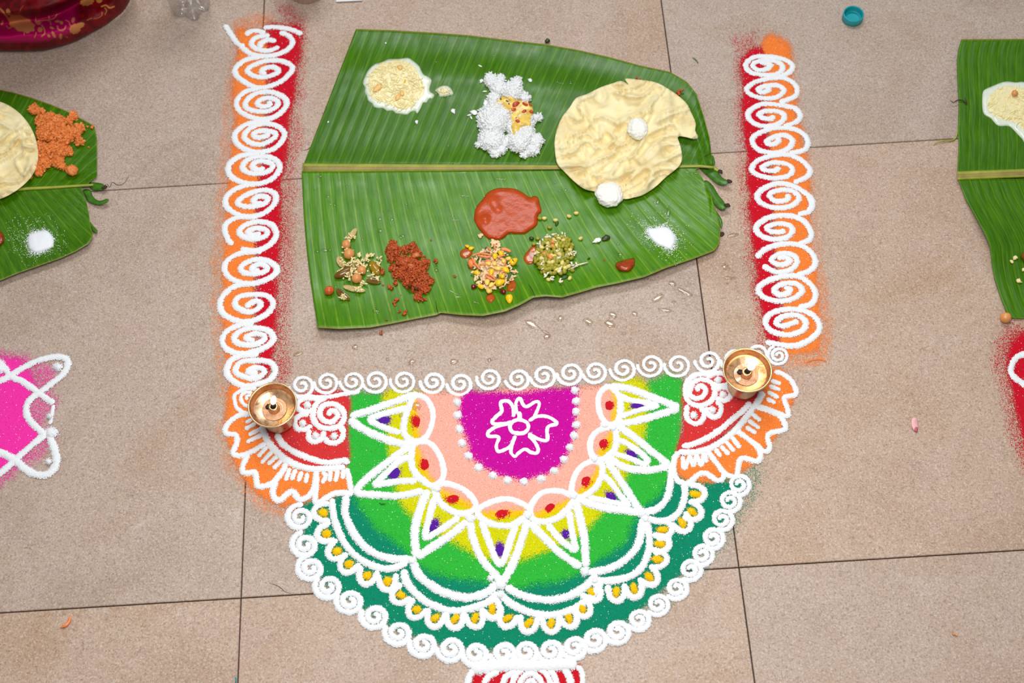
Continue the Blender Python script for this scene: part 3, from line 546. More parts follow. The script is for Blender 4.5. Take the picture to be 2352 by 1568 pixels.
# right wing
L9 = (1500, 760, 4)
wing = [('curl_line', [(428, 552), (405, 530), (440, 505), (482, 545), (455, 605), (385, 622), (335, 575), (365, 480), (450, 448), (540, 485), (568, 575), (520, 655), (420, 690), (330, 655), (297, 570), (312, 470), (390, 405)], 11.5),
        ('petal_outline', [(490, 430), (560, 395), (640, 395), (690, 440), (690, 490), (600, 505), (540, 480)], 11), ('petal_outline', [(575, 540), (640, 522), (700, 545), (712, 600), (650, 642), (575, 620)], 11.5),
        ('petal_outline', [(490, 700), (500, 760), (560, 795), (615, 760), (620, 690), (575, 650)], 11.5), ('petal_outline', [(312, 680), (310, 800), (380, 855), (445, 830), (468, 760), (435, 695)], 12),
        ('border_line', [(310, 500), (360, 420), (420, 402), (520, 400), (600, 392), (670, 405)], 11), ('border_line', [(260, 1060), (330, 1052), (470, 1000), (600, 920), (720, 820), (830, 730), (895, 655)], 12),
        ('border_line', [(230, 1110), (350, 1120), (500, 1090), (640, 1010), (760, 910), (850, 800), (910, 720), (980, 620), (1010, 560)], 13), ('border_line', [(240, 1110), (195, 1180), (190, 1300), (230, 1380), (300, 1400)], 12),
        ('petal_outline', [(240, 1385), (320, 1402), (420, 1320), (490, 1312), (575, 1368), (630, 1370), (650, 1310), (600, 1240), (540, 1160), (500, 1100)], 11.5),
        ('petal_outline', [(600, 1250), (660, 1310), (715, 1335), (768, 1330), (790, 1210), (830, 1172), (950, 1198), (988, 1150), (960, 1070), (880, 1000), (770, 920)], 11.5),
        ('petal_outline', [(880, 1000), (960, 1060), (1010, 1108), (1060, 1100), (1070, 1050), (1050, 990), (1080, 940), (1200, 912), (1212, 870), (1170, 790), (1080, 742), (940, 700)], 11.5),
        ('petal_outline', [(960, 690), (1080, 732), (1220, 782), (1240, 740), (1212, 660), (1210, 610), (1300, 590), (1310, 540), (1260, 450), (1180, 392), (1110, 380)], 11)]
comb = [[(1080, 460), (1175, 488)], [(1065, 505), (1170, 545)], [(1050, 560), (1155, 618)], [(1040, 620), (1125, 668)], [(900, 760), (990, 828)], [(870, 820), (980, 898)], [(850, 880), (948, 945)],
        [(720, 970), (800, 1080)], [(660, 1010), (748, 1110)], [(620, 1060), (700, 1140)], [(570, 1080), (622, 1160)], [(270, 1150), (285, 1265), (340, 1160), (370, 1240), (400, 1145), (440, 1235), (470, 1130), (490, 1215)]]
for nm, p, wd in wing: stroke(nm, K(*L9, p), wd, RG)
for p in comb: stroke('comb_line', K(*L9, p), 9.5, RG)
for x, y in ((596, 448), (640, 582), (545, 725), (376, 775)): dab('dot', 1500 + x / 4, 760 + y / 4, 8, 8, 0, M['white'], RG, .004, x, .2)
# lotus foot under the half-round, cut by the bottom of the picture
LO = thing('rangoli_lotus', 'small red and white powder lotus under the middle of the half-round rangoli', 'rangoli', P(1210, 1580))
A16 = (1060, 1320, 6)
powder('red_powder', [(1085, 1552), (1110, 1532), (1160, 1526), (1240, 1524), (1318, 1522), (1332, 1545), (1334, 1640), (1210, 1680), (1086, 1640)], 4, M['crimson'], .0004, LO)
for p, wd in (([(130, 1300), (400, 1262), (700, 1250), (1000, 1255), (1300, 1240), (1590, 1230)], 24), ([(170, 1300), (95, 1450), (80, 1700)], 13), ([(1590, 1250), (1665, 1370), (1660, 1700)], 10),
              ([(520, 1330), (380, 1400), (310, 1520), (300, 1700)], 12), ([(760, 1330), (620, 1400), (570, 1520), (570, 1700)], 12), ([(1400, 1290), (1470, 1370), (1500, 1500), (1500, 1700)], 13), ([(1200, 1310), (1270, 1380), (1310, 1500), (1320, 1700)], 12),
              ([(700, 1700), (700, 1500), (780, 1350), (950, 1260), (1130, 1330), (1220, 1480), (1230, 1700)], 11), ([(830, 1700), (800, 1520), (880, 1390), (980, 1365), (1080, 1440), (1110, 1540), (1090, 1700)], 11), ([(880, 1520), (950, 1450), (1010, 1500), (990, 1600), (900, 1620)], 10)):
    stroke('lotus_line', K(*A16, p), wd, LO)
# neighbours cut by the frame
PK = thing('rangoli', 'bright pink floor rangoli with looping white lines under the neighbouring leaf', 'rangoli', P(40, 960))
B = (0, 780, 4.61)
powder('pink_powder', K(*B, [(-900, 250), (-300, 210), (0, 190), (200, 190), (330, 330), (400, 470), (330, 600), (300, 760), (390, 920), (440, 1030), (330, 1150), (180, 1290), (0, 1420), (-400, 1480), (-900, 1300)]), 13, M['pink'], .0004, PK)
powder('pink_dust', K(*B, [(0, 140), (250, 150), (480, 260), (600, 330), (540, 560), (620, 620), (540, 750), (450, 900), (600, 1000), (430, 1240), (300, 1330), (100, 1460), (-200, 1500), (-200, 180)]), 14, M['pink'], .0002, PK, cov=.42)
for p, wd in (([(-500, 520), (-200, 500), (0, 440), (100, 392), (250, 300), (420, 220), (600, 185), (700, 205), (722, 270), (670, 370), (550, 470), (430, 560), (320, 640), (280, 740), (310, 840), (400, 940), (480, 1010)], 14.5),
              ([(-300, 200), (0, 270), (60, 310), (120, 395), (230, 440), (350, 520), (430, 580), (575, 680)], 13), ([(572, 690), (552, 800), (535, 900)], 8), ([(520, 970), (440, 1040), (330, 1130), (180, 1260), (0, 1420), (-300, 1600)], 15),
              ([(-300, 1180), (0, 1200), (100, 1240), (190, 1300), (280, 1380), (400, 1432), (520, 1422), (600, 1320), (592, 1200), (550, 1080), (515, 980)], 16)):
    stroke('loop_line', K(*B, p), wd, PK)
for x, y, r in ((-10, 280, 16), (608, 288, 10), (540, 985, 14), (510, 1290, 7), (525, 810, 7)): dab('dot', x / 4.61, 780 + y / 4.61, r, r * .95, 0, M['white'], PK, .005, int(abs(x)), .3)
RD = thing('rangoli', 'deep red floor rangoli below the lone chickpea, cut off by the picture edge', 'rangoli', P(2400, 900))
powder('red_powder', [(2352, 762), (2328, 778), (2314, 812), (2312, 870), (2326, 910), (2340, 960), (2352, 1010), (2420, 1080), (2560, 1060), (2600, 900), (2520, 780), (2420, 745)], 12, M['red'], .0004, RD)
powder('red_dust', [(2340, 750), (2300, 775), (2286, 810), (2288, 880), (2308, 930), (2322, 1000), (2345, 1070), (2400, 1110), (2400, 800)], 16, M['red'], .0002, RD, cov=.36)
stroke('petal_outline', [(2460, 800), (2400, 800), (2352, 814), (2333, 823), (2323, 840), (2322, 857), (2334, 871), (2352, 884), (2400, 930), (2460, 940)], 13, RD)
# ------------------------------------------------------------------ banana leaves
MID_UP = [(818, 66), (860, 68), (900, 69), (1000, 75), (1080, 81), (1160, 91), (1250, 101), (1330, 115), (1400, 131), (1470, 150), (1540, 165), (1578, 188), (1600, 215), (1616, 265), (1630, 318), (1633, 349)]
MID_LOW = [(730, 752), (780, 755), (850, 752), (900, 743), (960, 731), (1004, 723), (1012, 718), (1060, 723), (1110, 725), (1160, 715), (1195, 700), (1225, 683), (1255, 680), (1290, 683), (1330, 672), (1370, 660), (1420, 650), (1480, 636), (1530, 615), (1590, 595), (1640, 576), (1652, 560), (1655, 530), (1650, 500), (1640, 470), (1630, 440), (1615, 412), (1606, 394)]
_up = np.array(MID_UP, float); _lo = np.array(MID_LOW[:21], float)
def zleaf(px, py):
    """height of the middle leaf over the floor under photograph pixel px, py"""
    px = np.asarray(px, float); py = np.asarray(py, float)
    z = .0032 + .0035 * np.exp(-((py - 383) / 30) ** 2) + .0006 * vnoise(px / 90, py / 90, 3)
    yl = np.interp(px, _lo[:, 0], _lo[:, 1]); yu = np.interp(px, _up[:, 0], _up[:, 1])
    t = np.clip(1 - (yl - py) / 95, 0, 1.1)
    z = z + t ** 2 * (.008 + .0075 * np.exp(-((px - 1240) / 130) ** 2) + .002 * np.sin(px / 55) + .003 * np.exp(-((px - 760) / 60) ** 2))
    t = np.clip(1 - (py - yu) / 75, 0, 1.1)
    z = z + t ** 2 * .006 + .006 * np.exp(-((py - yu - 95) / 38.) ** 2)
    return z
def zflat(px, py): return .0035 + .0006 * vnoise(np.asarray(px) / 70, np.asarray(py) / 70, 8) + .003 * np.exp(-((np.asarray(py) - 400) / 22) ** 2)
def blade(name, mid, edge, nu, nv, zf, mat, parent, u0=0.0, u1=1.0, bow=0.0):
    m = resample(mid, n=nu); e = resample(edge, n=nu)
    v = np.linspace(0, 1, nv)[None, :, None]
    X = m[:, None, :] * (1 - v) + e[:, None, :] * v
    X[..., 0] += bow * np.sin(np.pi * v[..., 0])
    U = np.repeat(np.linspace(u0, u1, nu)[:, None], nv, 1); VV = np.repeat(np.linspace(0, 1, nv)[None], nu, 0)
    Z = zf(X[..., 0], X[..., 1]) + .00045 * np.abs(((U * 37 + .25) % 1) - .5) * 2 * np.sin(np.pi * np.clip(VV, .02, .98)) ** .5
    V = P(X[..., 0], X[..., 1], Z).reshape(-1, 3); F = [tuple(f) for f in grid_faces(nu, nv)]
    F = up_faces(V, F); V2, F2 = solid_from(V, F, .0006)
    return obj(name, V2, F2, mat, parent, attrs={'leaf_u': np.tile(U.ravel(), 2), 'leaf_v': np.tile(VV.ravel(), 2)})
def rib_strip(name, pts, wpx, mat, parent, zf, up=.0016, n=60):
    p = resample(pts, n=n); wpx = np.interp(np.linspace(0, 1, n), np.linspace(0, 1, len(wpx)), wpx)
    s = np.linspace(-1, 1, 9); X = np.repeat(p[:, None, 0], 9, 1); Y = p[:, None, 1] + s[None] * wpx[:, None] / 2
    Z = zf(X, Y) + up * np.sqrt(np.clip(1 - s ** 2, 0, 1))[None] + .0003
    V = P(X, Y, Z).reshape(-1, 3); F = up_faces(V, [tuple(f) for f in grid_faces(n, 9)]); V, F = solid_from(V, F, .0012)
    return obj(name, V, F, mat, parent)
def torn(name, poly, parent, z0, lift, mat, tip=None):
    p = resample(np.vstack([cr(poly, True, 6), cr(poly, True, 6)[:1]]), n=42)[:-1]; c = p.mean(0)
    V2, F = cdt(p, 5); s = sdist(p, V2[:, 0], V2[:, 1]); d = np.linalg.norm(V2 - np.array(poly[0]), axis=1); d /= d.max()
    V = P(V2[:, 0], V2[:, 1], z0 + lift * d ** 2 + .0022 * np.clip(s / 7, 0, 1)); F = up_faces(V, F); V, F = solid_from(V, F, .0007)
    o = obj(name, V, F, mat, parent)
    if tip:
        V, F = lump(2, .35, 2.0, int(tip[0])); q = P(tip[0], tip[1], z0 + lift + .001)
        obj('dry_tip', V * np.array([.0042, .0028, .0014]) @ np.array(Matrix.Rotation(R_.uniform(-1, 1), 3, 'Z')).T + q, F, M['dry'], o)
    return o
LF = thing('banana_leaf', 'whole banana leaf in the middle holding a served meal, its right tip torn', 'leaf', P(1170, 400))
blade('upper_blade', [(697, 378), (1638, 379)], MID_UP, 240, 46, zleaf, M['leaf_shaded'], LF)
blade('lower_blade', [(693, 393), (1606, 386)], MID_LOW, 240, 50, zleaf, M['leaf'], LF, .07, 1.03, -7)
rib_strip('midrib', [(695, 384.5), (1000, 385), (1280, 384), (1500, 383), (1610, 381), (1640, 384)], [20, 18, 15, 11, 8, 6], M['rib'], LF, zleaf, .0022)
rib_strip('midrib_groove', [(697, 386), (1000, 386.5), (1280, 385.5), (1500, 384)], [9, 7, 6, 3], M['rib_groove'], LF, lambda x, y: zleaf(x, y) + .0021, .0002)
torn('torn_strip', [(1608, 383), (1613, 393), (1627, 405), (1647, 421), (1663, 424), (1679, 417), (1660, 408), (1647, 392), (1637, 383)], LF, .002, .009, M['strip'], (1675, 416))
torn('torn_strip', [(1617, 415), (1621, 433), (1632, 453), (1643, 471), (1657, 481), (1670, 476), (1663, 463), (1650, 447), (1638, 427), (1627, 416)], LF, .002, .008, M['strip'], (1671, 471))
torn('torn_strip', [(1640, 480), (1650, 507), (1657, 523), (1659, 507), (1648, 488)], LF, .002, .004, M['strip'])
torn('torn_flap', [(1600, 372), (1612, 362), (1624, 355), (1637, 357), (1641, 366), (1640, 379), (1613, 383)], LF, .003, .003, M['strip'])
torn('torn_strip', [(1612, 379), (1636, 379), (1650, 388), (1656, 396), (1647, 393), (1632, 386)], LF, .004, .004, M['rib'], (1655, 394))
for q in ([(1605, 366), (1618, 359), (1631, 352)], [(1213, 652), (1222, 665), (1229, 681)], [(1001, 690), (1003, 708), (1007, 722)]):
    a = np.array(q, float); V, F = tube(P(a[:, 0], a[:, 1], zleaf(a[:, 0], a[:, 1]) + .0004), [.0002, .0005, .0003], 5, .5); obj('leaf_split', V, F, M['dry'], LF)
# neighbouring leaf cut by the left edge of the picture
LL = thing('banana_leaf', 'banana leaf cut by the frame under the orange crumble and salt', 'leaf', P(60, 430))
def zl(px, py): return .0035 + .0006 * vnoise(np.asarray(px) / 70, np.asarray(py) / 70, 12) + .004 * np.exp(-((np.asarray(py) - 430) / 22) ** 2) + .006 * np.clip(1 - (np.interp(px, [-420, 0, 141, 204], [730, 644, 592, 559]) - np.asarray(py)) / 70, 0, 1) ** 2
blade('upper_blade', [(-420, 446), (0, 432), (212, 424)], [(-390, 110), (-150, 165), (0, 206), (30, 212), (72, 224), (120, 241), (156, 256), (195, 277), (217, 289), (223, 318), (223, 404), (211, 414), (195, 421)], 150, 34, zl, M['leaf_shaded'], LL, 0, .72)
blade('lower_blade', [(-420, 456), (0, 440), (188, 430)], [(-420, 740), (-200, 700), (0, 644), (39, 628), (90, 610), (141, 592), (174, 577), (204, 559), (214, 541), (208, 520), (204, 490), (198, 460), (188, 437)], 150, 36, zl, M['leaf_shaded'], LL, .05, .78)
rib_strip('midrib', [(-420, 451), (0, 436), (120, 430), (214, 424)], [16, 11, 8, 5], M['rib'], LL, zl, .002)
torn('torn_strip', [(203, 424), (206, 430), (217, 437), (240, 434), (238, 423), (222, 419), (208, 419)], LL, .003, .004, M['strip'], (240, 430))
torn('torn_strip', [(191, 436), (196, 452), (205, 464), (228, 470), (249, 462), (246, 456), (228, 461), (214, 451), (207, 436)], LL, .002, .007, M['strip'])
torn('torn_strip', [(204, 505), (210, 528), (222, 534), (223, 528), (213, 517)], LL, .002, .003, M['strip'])
# neighbouring leaf cut by the right edge
LR = thing('banana_leaf', 'banana leaf cut by the frame, with milky pudding near its squared end', 'leaf', P(2400, 400))
def zr(px, py): return .0035 + .0006 * vnoise(np.asarray(px) / 70, np.asarray(py) / 70, 15) + .0035 * np.exp(-((np.asarray(py) - 402) / 24) ** 2) + .011 * np.exp(-((np.asarray(py) - 535) / 60) ** 2) * np.clip(1 - (np.asarray(px) - np.interp(py, [410, 535, 730], [2201, 2261, 2330])) / 110, 0, 1) ** 1.5 + .005 * np.clip(1 - (np.asarray(py) - 90) / 60, 0, 1) ** 2
lft = np.array([(2208, 90), (2201, 112), (2198, 136), (2199, 188), (2202, 235), (2200, 306), (2202, 330), (2199, 396)], float)
def sweep(left, top_dx, n, zf, mat, name, u0, u1, skew=0):
    l = resample(left, n=40); nu = 130; X = np.zeros((nu, 40, 2))
    for i, t in enumerate(np.linspace(0, 1, nu)): X[i] = l + np.array([top_dx * t, -3 * t])
    U = np.repeat(np.linspace(u0, u1, nu)[:, None], 40, 1); VV = np.repeat(np.linspace(1, 0, 40)[None], nu, 0)
    Z = zf(X[..., 0], X[..., 1]) + .00045 * np.abs(((U * 37 + .25) % 1) - .5) * 2
    V = P(X[..., 0], X[..., 1], Z).reshape(-1, 3); F = up_faces(V, [tuple(f) for f in grid_faces(nu, 40)]); V, F = solid_from(V, F, .0006)
    obj(name, V, F, mat, LR, attrs={'leaf_u': np.tile(U.ravel(), 2), 'leaf_v': np.tile(VV.ravel(), 2)})
sweep(lft, 420, 1, zr, M['leaf_shaded'], 'upper_blade', 0, .50)
sweep([(2330, 731), (2320, 728), (2312, 717), (2298, 682), (2285, 643), (2278, 607), (2274, 565), (2261, 535), (2240, 496), (2217, 455), (2201, 411)], 420, 1, zr, M['leaf_shaded'], 'lower_blade', 0, .5)
rib_strip('midrib', [(2199, 403), (2352, 397), (2620, 388)], [20, 19, 17], M['rib'], LR, zr, .0022)
rib_strip('midrib_groove', [(2200, 403.5), (2352, 397.5), (2620, 388)], [8, 8, 7], M['rib_groove'], LR, lambda x, y: zr(x, y) + .0021, .0002)
# ------------------------------------------------------------------ food materials
F_ = dict(milk=m_plain('milk', (230, 236, 214), .25, .05, 120, spec=.5, sss=.2), noodle=m_plain('vermicelli', (252, 234, 174), .35, .10, 150, spec=.5), almond=m_plain('almond', (250, 196, 118), .45, .1, 120),
          rice=m_plain('boiled_rice', (243, 244, 242), .45, .04, 200, spec=.3, sss=.15), dal=m_plain('dal', (246, 196, 92), .25, .3, 120, spec=.5), tomato=m_plain('tomato', (192, 72, 44), .25, .3, 160), seed=m_plain('mustard_seed', (48, 34, 34), .4),
          herb=m_plain('herb', (44, 84, 24), .5, .3, 200), papad=None, puff=m_plain('rice_puff', (246, 244, 234), .6, .05, 200, bump=.5), sauce=m_plain('red_chutney', (186, 70, 20), .27, .14, 120, spec=.3, bump=.4),
          gravy=m_plain('thin_gravy', (176, 84, 22), .15, .2, 150, spec=.5), masala=m_plain('red_masala', (184, 80, 28), .5, .7, 420, bump=.7), masala_dark=m_plain('masala_bean', (96, 52, 22), .3, .3, 200),
          chick=m_plain('chickpea', (222, 150, 84), .35, .12, 90, spec=.5), chick_red=m_plain('spiced_chickpea', (206, 92, 34), .35, .4, 260), pod_dark=m_plain('brown_bean', (112, 78, 18), .18, .3, 80), pod_olive=m_plain('olive_bean', (156, 122, 14), .18, .2, 80),
          pod_tan=m_plain('split_bean', (188, 162, 100), .5, .35, 300, bump=.5), coconut=m_plain('grated_coconut', (238, 220, 160), .55, .12, 300), coconut_w=m_plain('white_coconut', (238, 226, 200), .5, .1, 300),
          corn=m_plain('corn', (250, 196, 10), .22, .1, 120, spec=.5), corn_pale=m_plain('pale_corn', (248, 206, 96), .25, .12, 120), carrot=m_plain('carrot', (246, 138, 78), .35, .14, 160), pom=m_plain('pomegranate', (110, 4, 26), .1, .35, 120, spec=.6),
          mung=m_plain('mung', (156, 150, 40), .35, .24, 160, spec=.4), mung_pale=m_plain('pale_mung', (226, 208, 120), .35, .14, 160), mung_dark=m_plain('dark_mung', (52, 62, 24), .35, .3, 160), crumb=m_plain('orange_crumble', (234, 134, 62), .5, .3, 300, bump=.4),
          saltb=m_plain('salt', (244, 247, 250), .7, .04, 900, bump=.4), pickle=m_plain('pickle', (156, 56, 12), .2, .35, 160, spec=.55), onion=m_plain('cooked_onion', (206, 120, 60), .3, .2, 200))
def m_papad():
    t = NT('papad'); n = t.noise(34, 4, .65); sp = t.noise(700, 1)
    a = t.ramp(n, [(.3, lin(226, 200, 140)), (.5, lin(240, 224, 172)), (.7, lin(244, 232, 190))])
    a = t.mix(t.math('MULTIPLY', t.ramp(t.noise(60, 3), [(.62, G(0)), (.75, G(1))]), .4), a, lin(214, 178, 112))
    a = t.mix(t.ramp(sp, [(.80, G(0)), (.83, G(1))]), a, lin(90, 62, 30))
    t.bump(t.noise(420, 3), .3, .001)
    return t.set(Base_Color=a, Roughness=.6, Specular_IOR_Level=.3)
F_['papad'] = m_papad(); F_['coconut_c'] = m_plain('carrot_stained_coconut', (246, 208, 160), .5, .15, 300)
def pool(name, outline, h, zf, mat, parent=None, sp=5, rim=9., bumps=(), wav=0.0, seed=0):
    p = resample(np.vstack([cr(outline, True, 6), cr(outline, True, 6)[:1]]), step=4)[:-1]
    V2, F = cdt(p, sp); s = sdist(p, V2[:, 0], V2[:, 1]); s[np.abs(s) < 1e-6] = 0
    d = np.clip(s / rim, 0, 1); z = h * np.sqrt(1 - (1 - d) ** 2)
    for bx, by, br, bh in bumps: z = z + bh * np.exp(-(((V2[:, 0] - bx) ** 2 + (V2[:, 1] - by) ** 2) / br ** 2)) * d
    z = z + wav * d * vnoise(V2[:, 0] / 7, V2[:, 1] / 7, seed) + wav * d * .6 * vnoise(V2[:, 0] / 16, V2[:, 1] / 16, seed + 2)
    V = P(V2[:, 0], V2[:, 1], zf(V2[:, 0], V2[:, 1]) + z + .0002); F = up_faces(V, F); V, F = solid_from(V, F, .0006)
    o = obj(name, V, F, mat, parent); return o
def mounds_z(ms):
    ms = np.array(ms, float)
    def f(x, y):
        x = np.asarray(x, float)[..., None]; y = np.asarray(y, float)[..., None]
        return np.max(ms[:, 3] * np.clip(1 - ((x - ms[:, 0]) ** 2 + (y - ms[:, 1]) ** 2) / ms[:, 2] ** 2, 0, 1) ** .6, -1)
    return f
def rotm(a, b, c): return np.array(Euler((a, b, c)).to_matrix())
GR = ico(1)
def grain_cloud(mb, ms, zf, density, size, rnd, fill=.5, shape=None, jit=.25):
    mz = mounds_z(ms); V0, F0 = shape or GR
    for cx, cy, r, hh in ms:
        for k in range(max(3, int(density * r * r))):
            a = rnd.uniform(0, 6.283); q = r * math.sqrt(rnd.uniform(0, 1)) * 1.0; x, y = cx + q * math.cos(a), cy + q * math.sin(a)
            z = float(zf(x, y) + mz(x, y)) * 1.0; sc = np.array(size) * rnd.uniform(1 - jit, 1 + jit)
            R = rotm(rnd.uniform(-.5, .5), rnd.uniform(-.5, .5), rnd.uniform(0, 6.283))
            mb.add((V0 * sc) @ R.T + P(x, y, z + sc[2] * .55), F0)
    for cx, cy, r, hh in ms:                                      # solid body under the grains
        V, F = ico(2); q = P(cx, cy, float(zf(cx, cy)))
        mb.add(V * np.array([r * MPP * .93, r * MPP * 1.02, hh * fill * 1.6]) + q, F)
def px_r(r): return r * MPP
# ------------------------------------------------------------------ the served food on the middle leaf
zL = zleaf
# milky vermicelli pudding
def pudding(outline, inner, name_label, zf, n, seed):
    n = int(n * 1.5); c = np.mean(np.array(outline), 0); root = thing('vermicelli_pudding', name_label, 'dessert', P(c[0], c[1], float(zf(c[0], c[1]))))
    pool('milk', outline, .0026, zf, F_['milk'], root, 5, 7)
    r = random.Random(seed); mb = MB(); lo = np.min(inner, 0); hi = np.max(inner, 0); k = 0
    body = np.array(inner, float)
    while k < n:
        x, y = r.uniform(lo[0], hi[0]), r.uniform(lo[1], hi[1])
        if sdist(body, np.array(x), np.array(y)) < 5: continue
        a = r.uniform(0, 6.28); L = r.uniform(9, 22); cu = r.uniform(-1.6, 1.6); pts = []
        for t in np.linspace(-.5, .5, 6):
            b = a + cu * t; pts.append((x + L * t * math.cos(b), y + L * t * math.sin(b)))
        p = np.array(pts); z = zf(p[:, 0], p[:, 1]) + .0032 + .0005 * np.cos(np.linspace(-1.5, 1.5, 6)) + r.uniform(-.0004, .0008)
        V, F = tube(P(p[:, 0], p[:, 1], z), [.0003, .0005, .0006, .0006, .0005, .0003], 5); mb.add(V, F); k += 1
    o = mb.make('vermicelli', F_['noodle'], root); o['kind'] = 'stuff'
    pool('pudding_body', inner, .0018, lambda x, y: zf(x, y) + .0012, M_pud, root, 5, 10, wav=.0003, seed=seed)
    return root
M_pud = m_plain('pudding_body', (246, 230, 176), .35, .12, 260, spec=.4, bump=.3, sss=.15)
KH = lambda p: K(820, 120, 9.8, p)
pudding(KH([(130, 690), (190, 520), (260, 390), (400, 265), (540, 235), (690, 160), (860, 150), (1000, 140), (1150, 125), (1260, 190), (1390, 300), (1450, 420), (1500, 500), (1590, 545), (1680, 630), (1640, 780), (1640, 880), (1740, 955), (1690, 1045), (1620, 1050), (1540, 1180), (1500, 1120), (1430, 1270), (1350, 1380), (1310, 1320), (1220, 1340), (1130, 1400), (1000, 1390), (870, 1370), (800, 1310), (680, 1320), (590, 1260), (480, 1260), (370, 1220), (350, 1160), (250, 1090), (220, 980), (170, 900), (180, 800)]),
        KH([(200, 660), (250, 480), (420, 290), (700, 180), (1120, 170), (1350, 330), (1420, 500), (1500, 620), (1560, 820), (1530, 980), (1380, 1130), (1250, 1280), (1000, 1330), (800, 1260), (560, 1170), (330, 1090), (230, 900)]),
        'cream pudding pool with yellow vermicelli on the upper left of the middle leaf', zL, 230, 3)
pudding(KH([(1760, 860), (1850, 780), (1970, 745), (2080, 780), (2150, 870), (2160, 950), (2000, 985), (1860, 1000), (1830, 910)]), KH([(1800, 860), (1970, 790), (2090, 830), (2130, 920), (1990, 960), (1860, 950)]),
        'small splash of milky vermicelli beside the larger pudding pool', zL, 14, 5)
pudding([(2257, 214), (2262, 205), (2274, 200), (2290, 193), (2310, 187), (2335, 189), (2352, 188), (2400, 200), (2420, 260), (2400, 320), (2360, 332), (2347, 318), (2333, 304), (2318, 290), (2300, 290), (2288, 286), (2276, 272), (2260, 262), (2256, 240)],
        [(2264, 235), (2275, 212), (2300, 195), (2340, 196), (2395, 215), (2405, 265), (2390, 310), (2352, 300), (2330, 285), (2300, 278), (2272, 262)], 'pudding pool on the leaf at the edge of the picture, cut by the frame', zr, 110, 9)
def almond(name, px, py, L, W, rot, lab, zf=zL, z=.0045, mat='almond'):
    a = np.linspace(0, 2 * math.pi, 20, endpoint=False); out = np.stack([L * np.cos(a), W * np.sin(a) * (1 + .35 * np.cos(a))], -1)
    c, s = math.cos(rot), math.sin(rot); out = np.stack([px + out[:, 0] * c - out[:, 1] * s, py + out[:, 0] * s + out[:, 1] * c], -1)
    o = pool(name, [tuple(q) for q in out[::2]], .0016, lambda x, y: zf(x, y) + z, F_[mat], None, 3, 3)
    return tag(o, lab, 'nut')
almond('almond_flake', 866, 202.5, 12.5, 6, -.7, 'almond flake lying alone on the left of the vermicelli pudding')
almond('almond_flake', 923, 213, 7, 5, 1.4, 'almond flake in the middle of the vermicelli pudding, upper of the touching pair')
almond('almond_flake', 913, 224, 8, 5, -1.0, 'almond flake in the middle of the vermicelli pudding, lower of the touching pair')
almond('almond_flake', 930, 186, 5, 2.2, -1.2, 'tiny bright yellow almond sliver standing out in the pudding', mat='corn')
almond('almond_flake', 918, 154, 7, 5, .3, 'pale almond flake near the top rim of the pudding')
# boiled rice with dal
S2 = lambda p: [(1060 + x / 6.533, 140 + y / 6.533, r / 6.533, hh) for x, y, r, hh in p]
RM_ = S2([(450, 300, 95, .006), (560, 400, 120, .009), (830, 325, 85, .008), (770, 460, 150, .012), (490, 560, 95, .009), (470, 620, 60, .007), (950, 560, 80, .008), (480, 870, 235, .017), (620, 760, 150, .013), (450, 1160, 190, .014), (870, 1190, 175, .015), (980, 1080, 120, .012), (1120, 1200, 105, .010), (1070, 1310, 95, .008),
          (590, 1310, 85, .007), (500, 1370, 70, .006), (940, 1395, 55, .006), (265, 1245, 45, .005), (410, 240, 60, .005), (595, 260, 55, .004), (950, 900, 150, .010), (1145, 840, 55, .006), (800, 980, 130, .010), (690, 1200, 70, .006)])
GRAIN = (.0046, .0014, .0013)
rr = random.Random(11)
rice = thing('rice_heap', 'heap of white boiled rice with orange dal poured over its right side', 'rice', P(1170, 270, .004))
mb = MB(); grain_cloud(mb, RM_, zL, .62, GRAIN, rr, .44)
for cx, cy, r, hh in RM_:
    for k in range(int(2 + r / 7)):
        a = rr.uniform(0, 6.28); x, y = cx + r * 1.05 * math.cos(a), cy + r * 1.05 * math.sin(a)
        mb.add((GR[0] * np.array(GRAIN)) @ rotm(0, rr.uniform(-.3, .3), rr.uniform(0, 6.28)).T + P(x, y, float(zL(x, y)) + .0015), GR[1])
rc = mb.make('rice', F_['rice'], rice); rc['kind'] = 'stuff'
zR = mounds_z(RM_)
zrice = lambda x, y: zL(x, y) + np.maximum(zR(x, y), .004)
T2 = lambda p: K(1060, 140, 6.533, p)
dal = tag(pool('dal_curry', T2([(550, 560), (620, 530), (700, 520), (830, 570), (1000, 620), (1070, 700), (1075, 800), (1050, 900), (1040, 985), (930, 980), (850, 1070), (770, 1120), (745, 1000), (740, 850), (700, 760), (600, 690), (530, 660)]), .0022, lambda x, y: zrice(x, y) + .0020, F_['dal'], None, 4, 8, wav=.0012, seed=4), 'yellow dal curry poured over the white rice heap', 'curry')
chunk_me = [mesh('chunk', *lump(2, .22, 1.6, k + 50)) for k in range(4)]
for m_ in chunk_me: m_.materials.append(F_['tomato'])
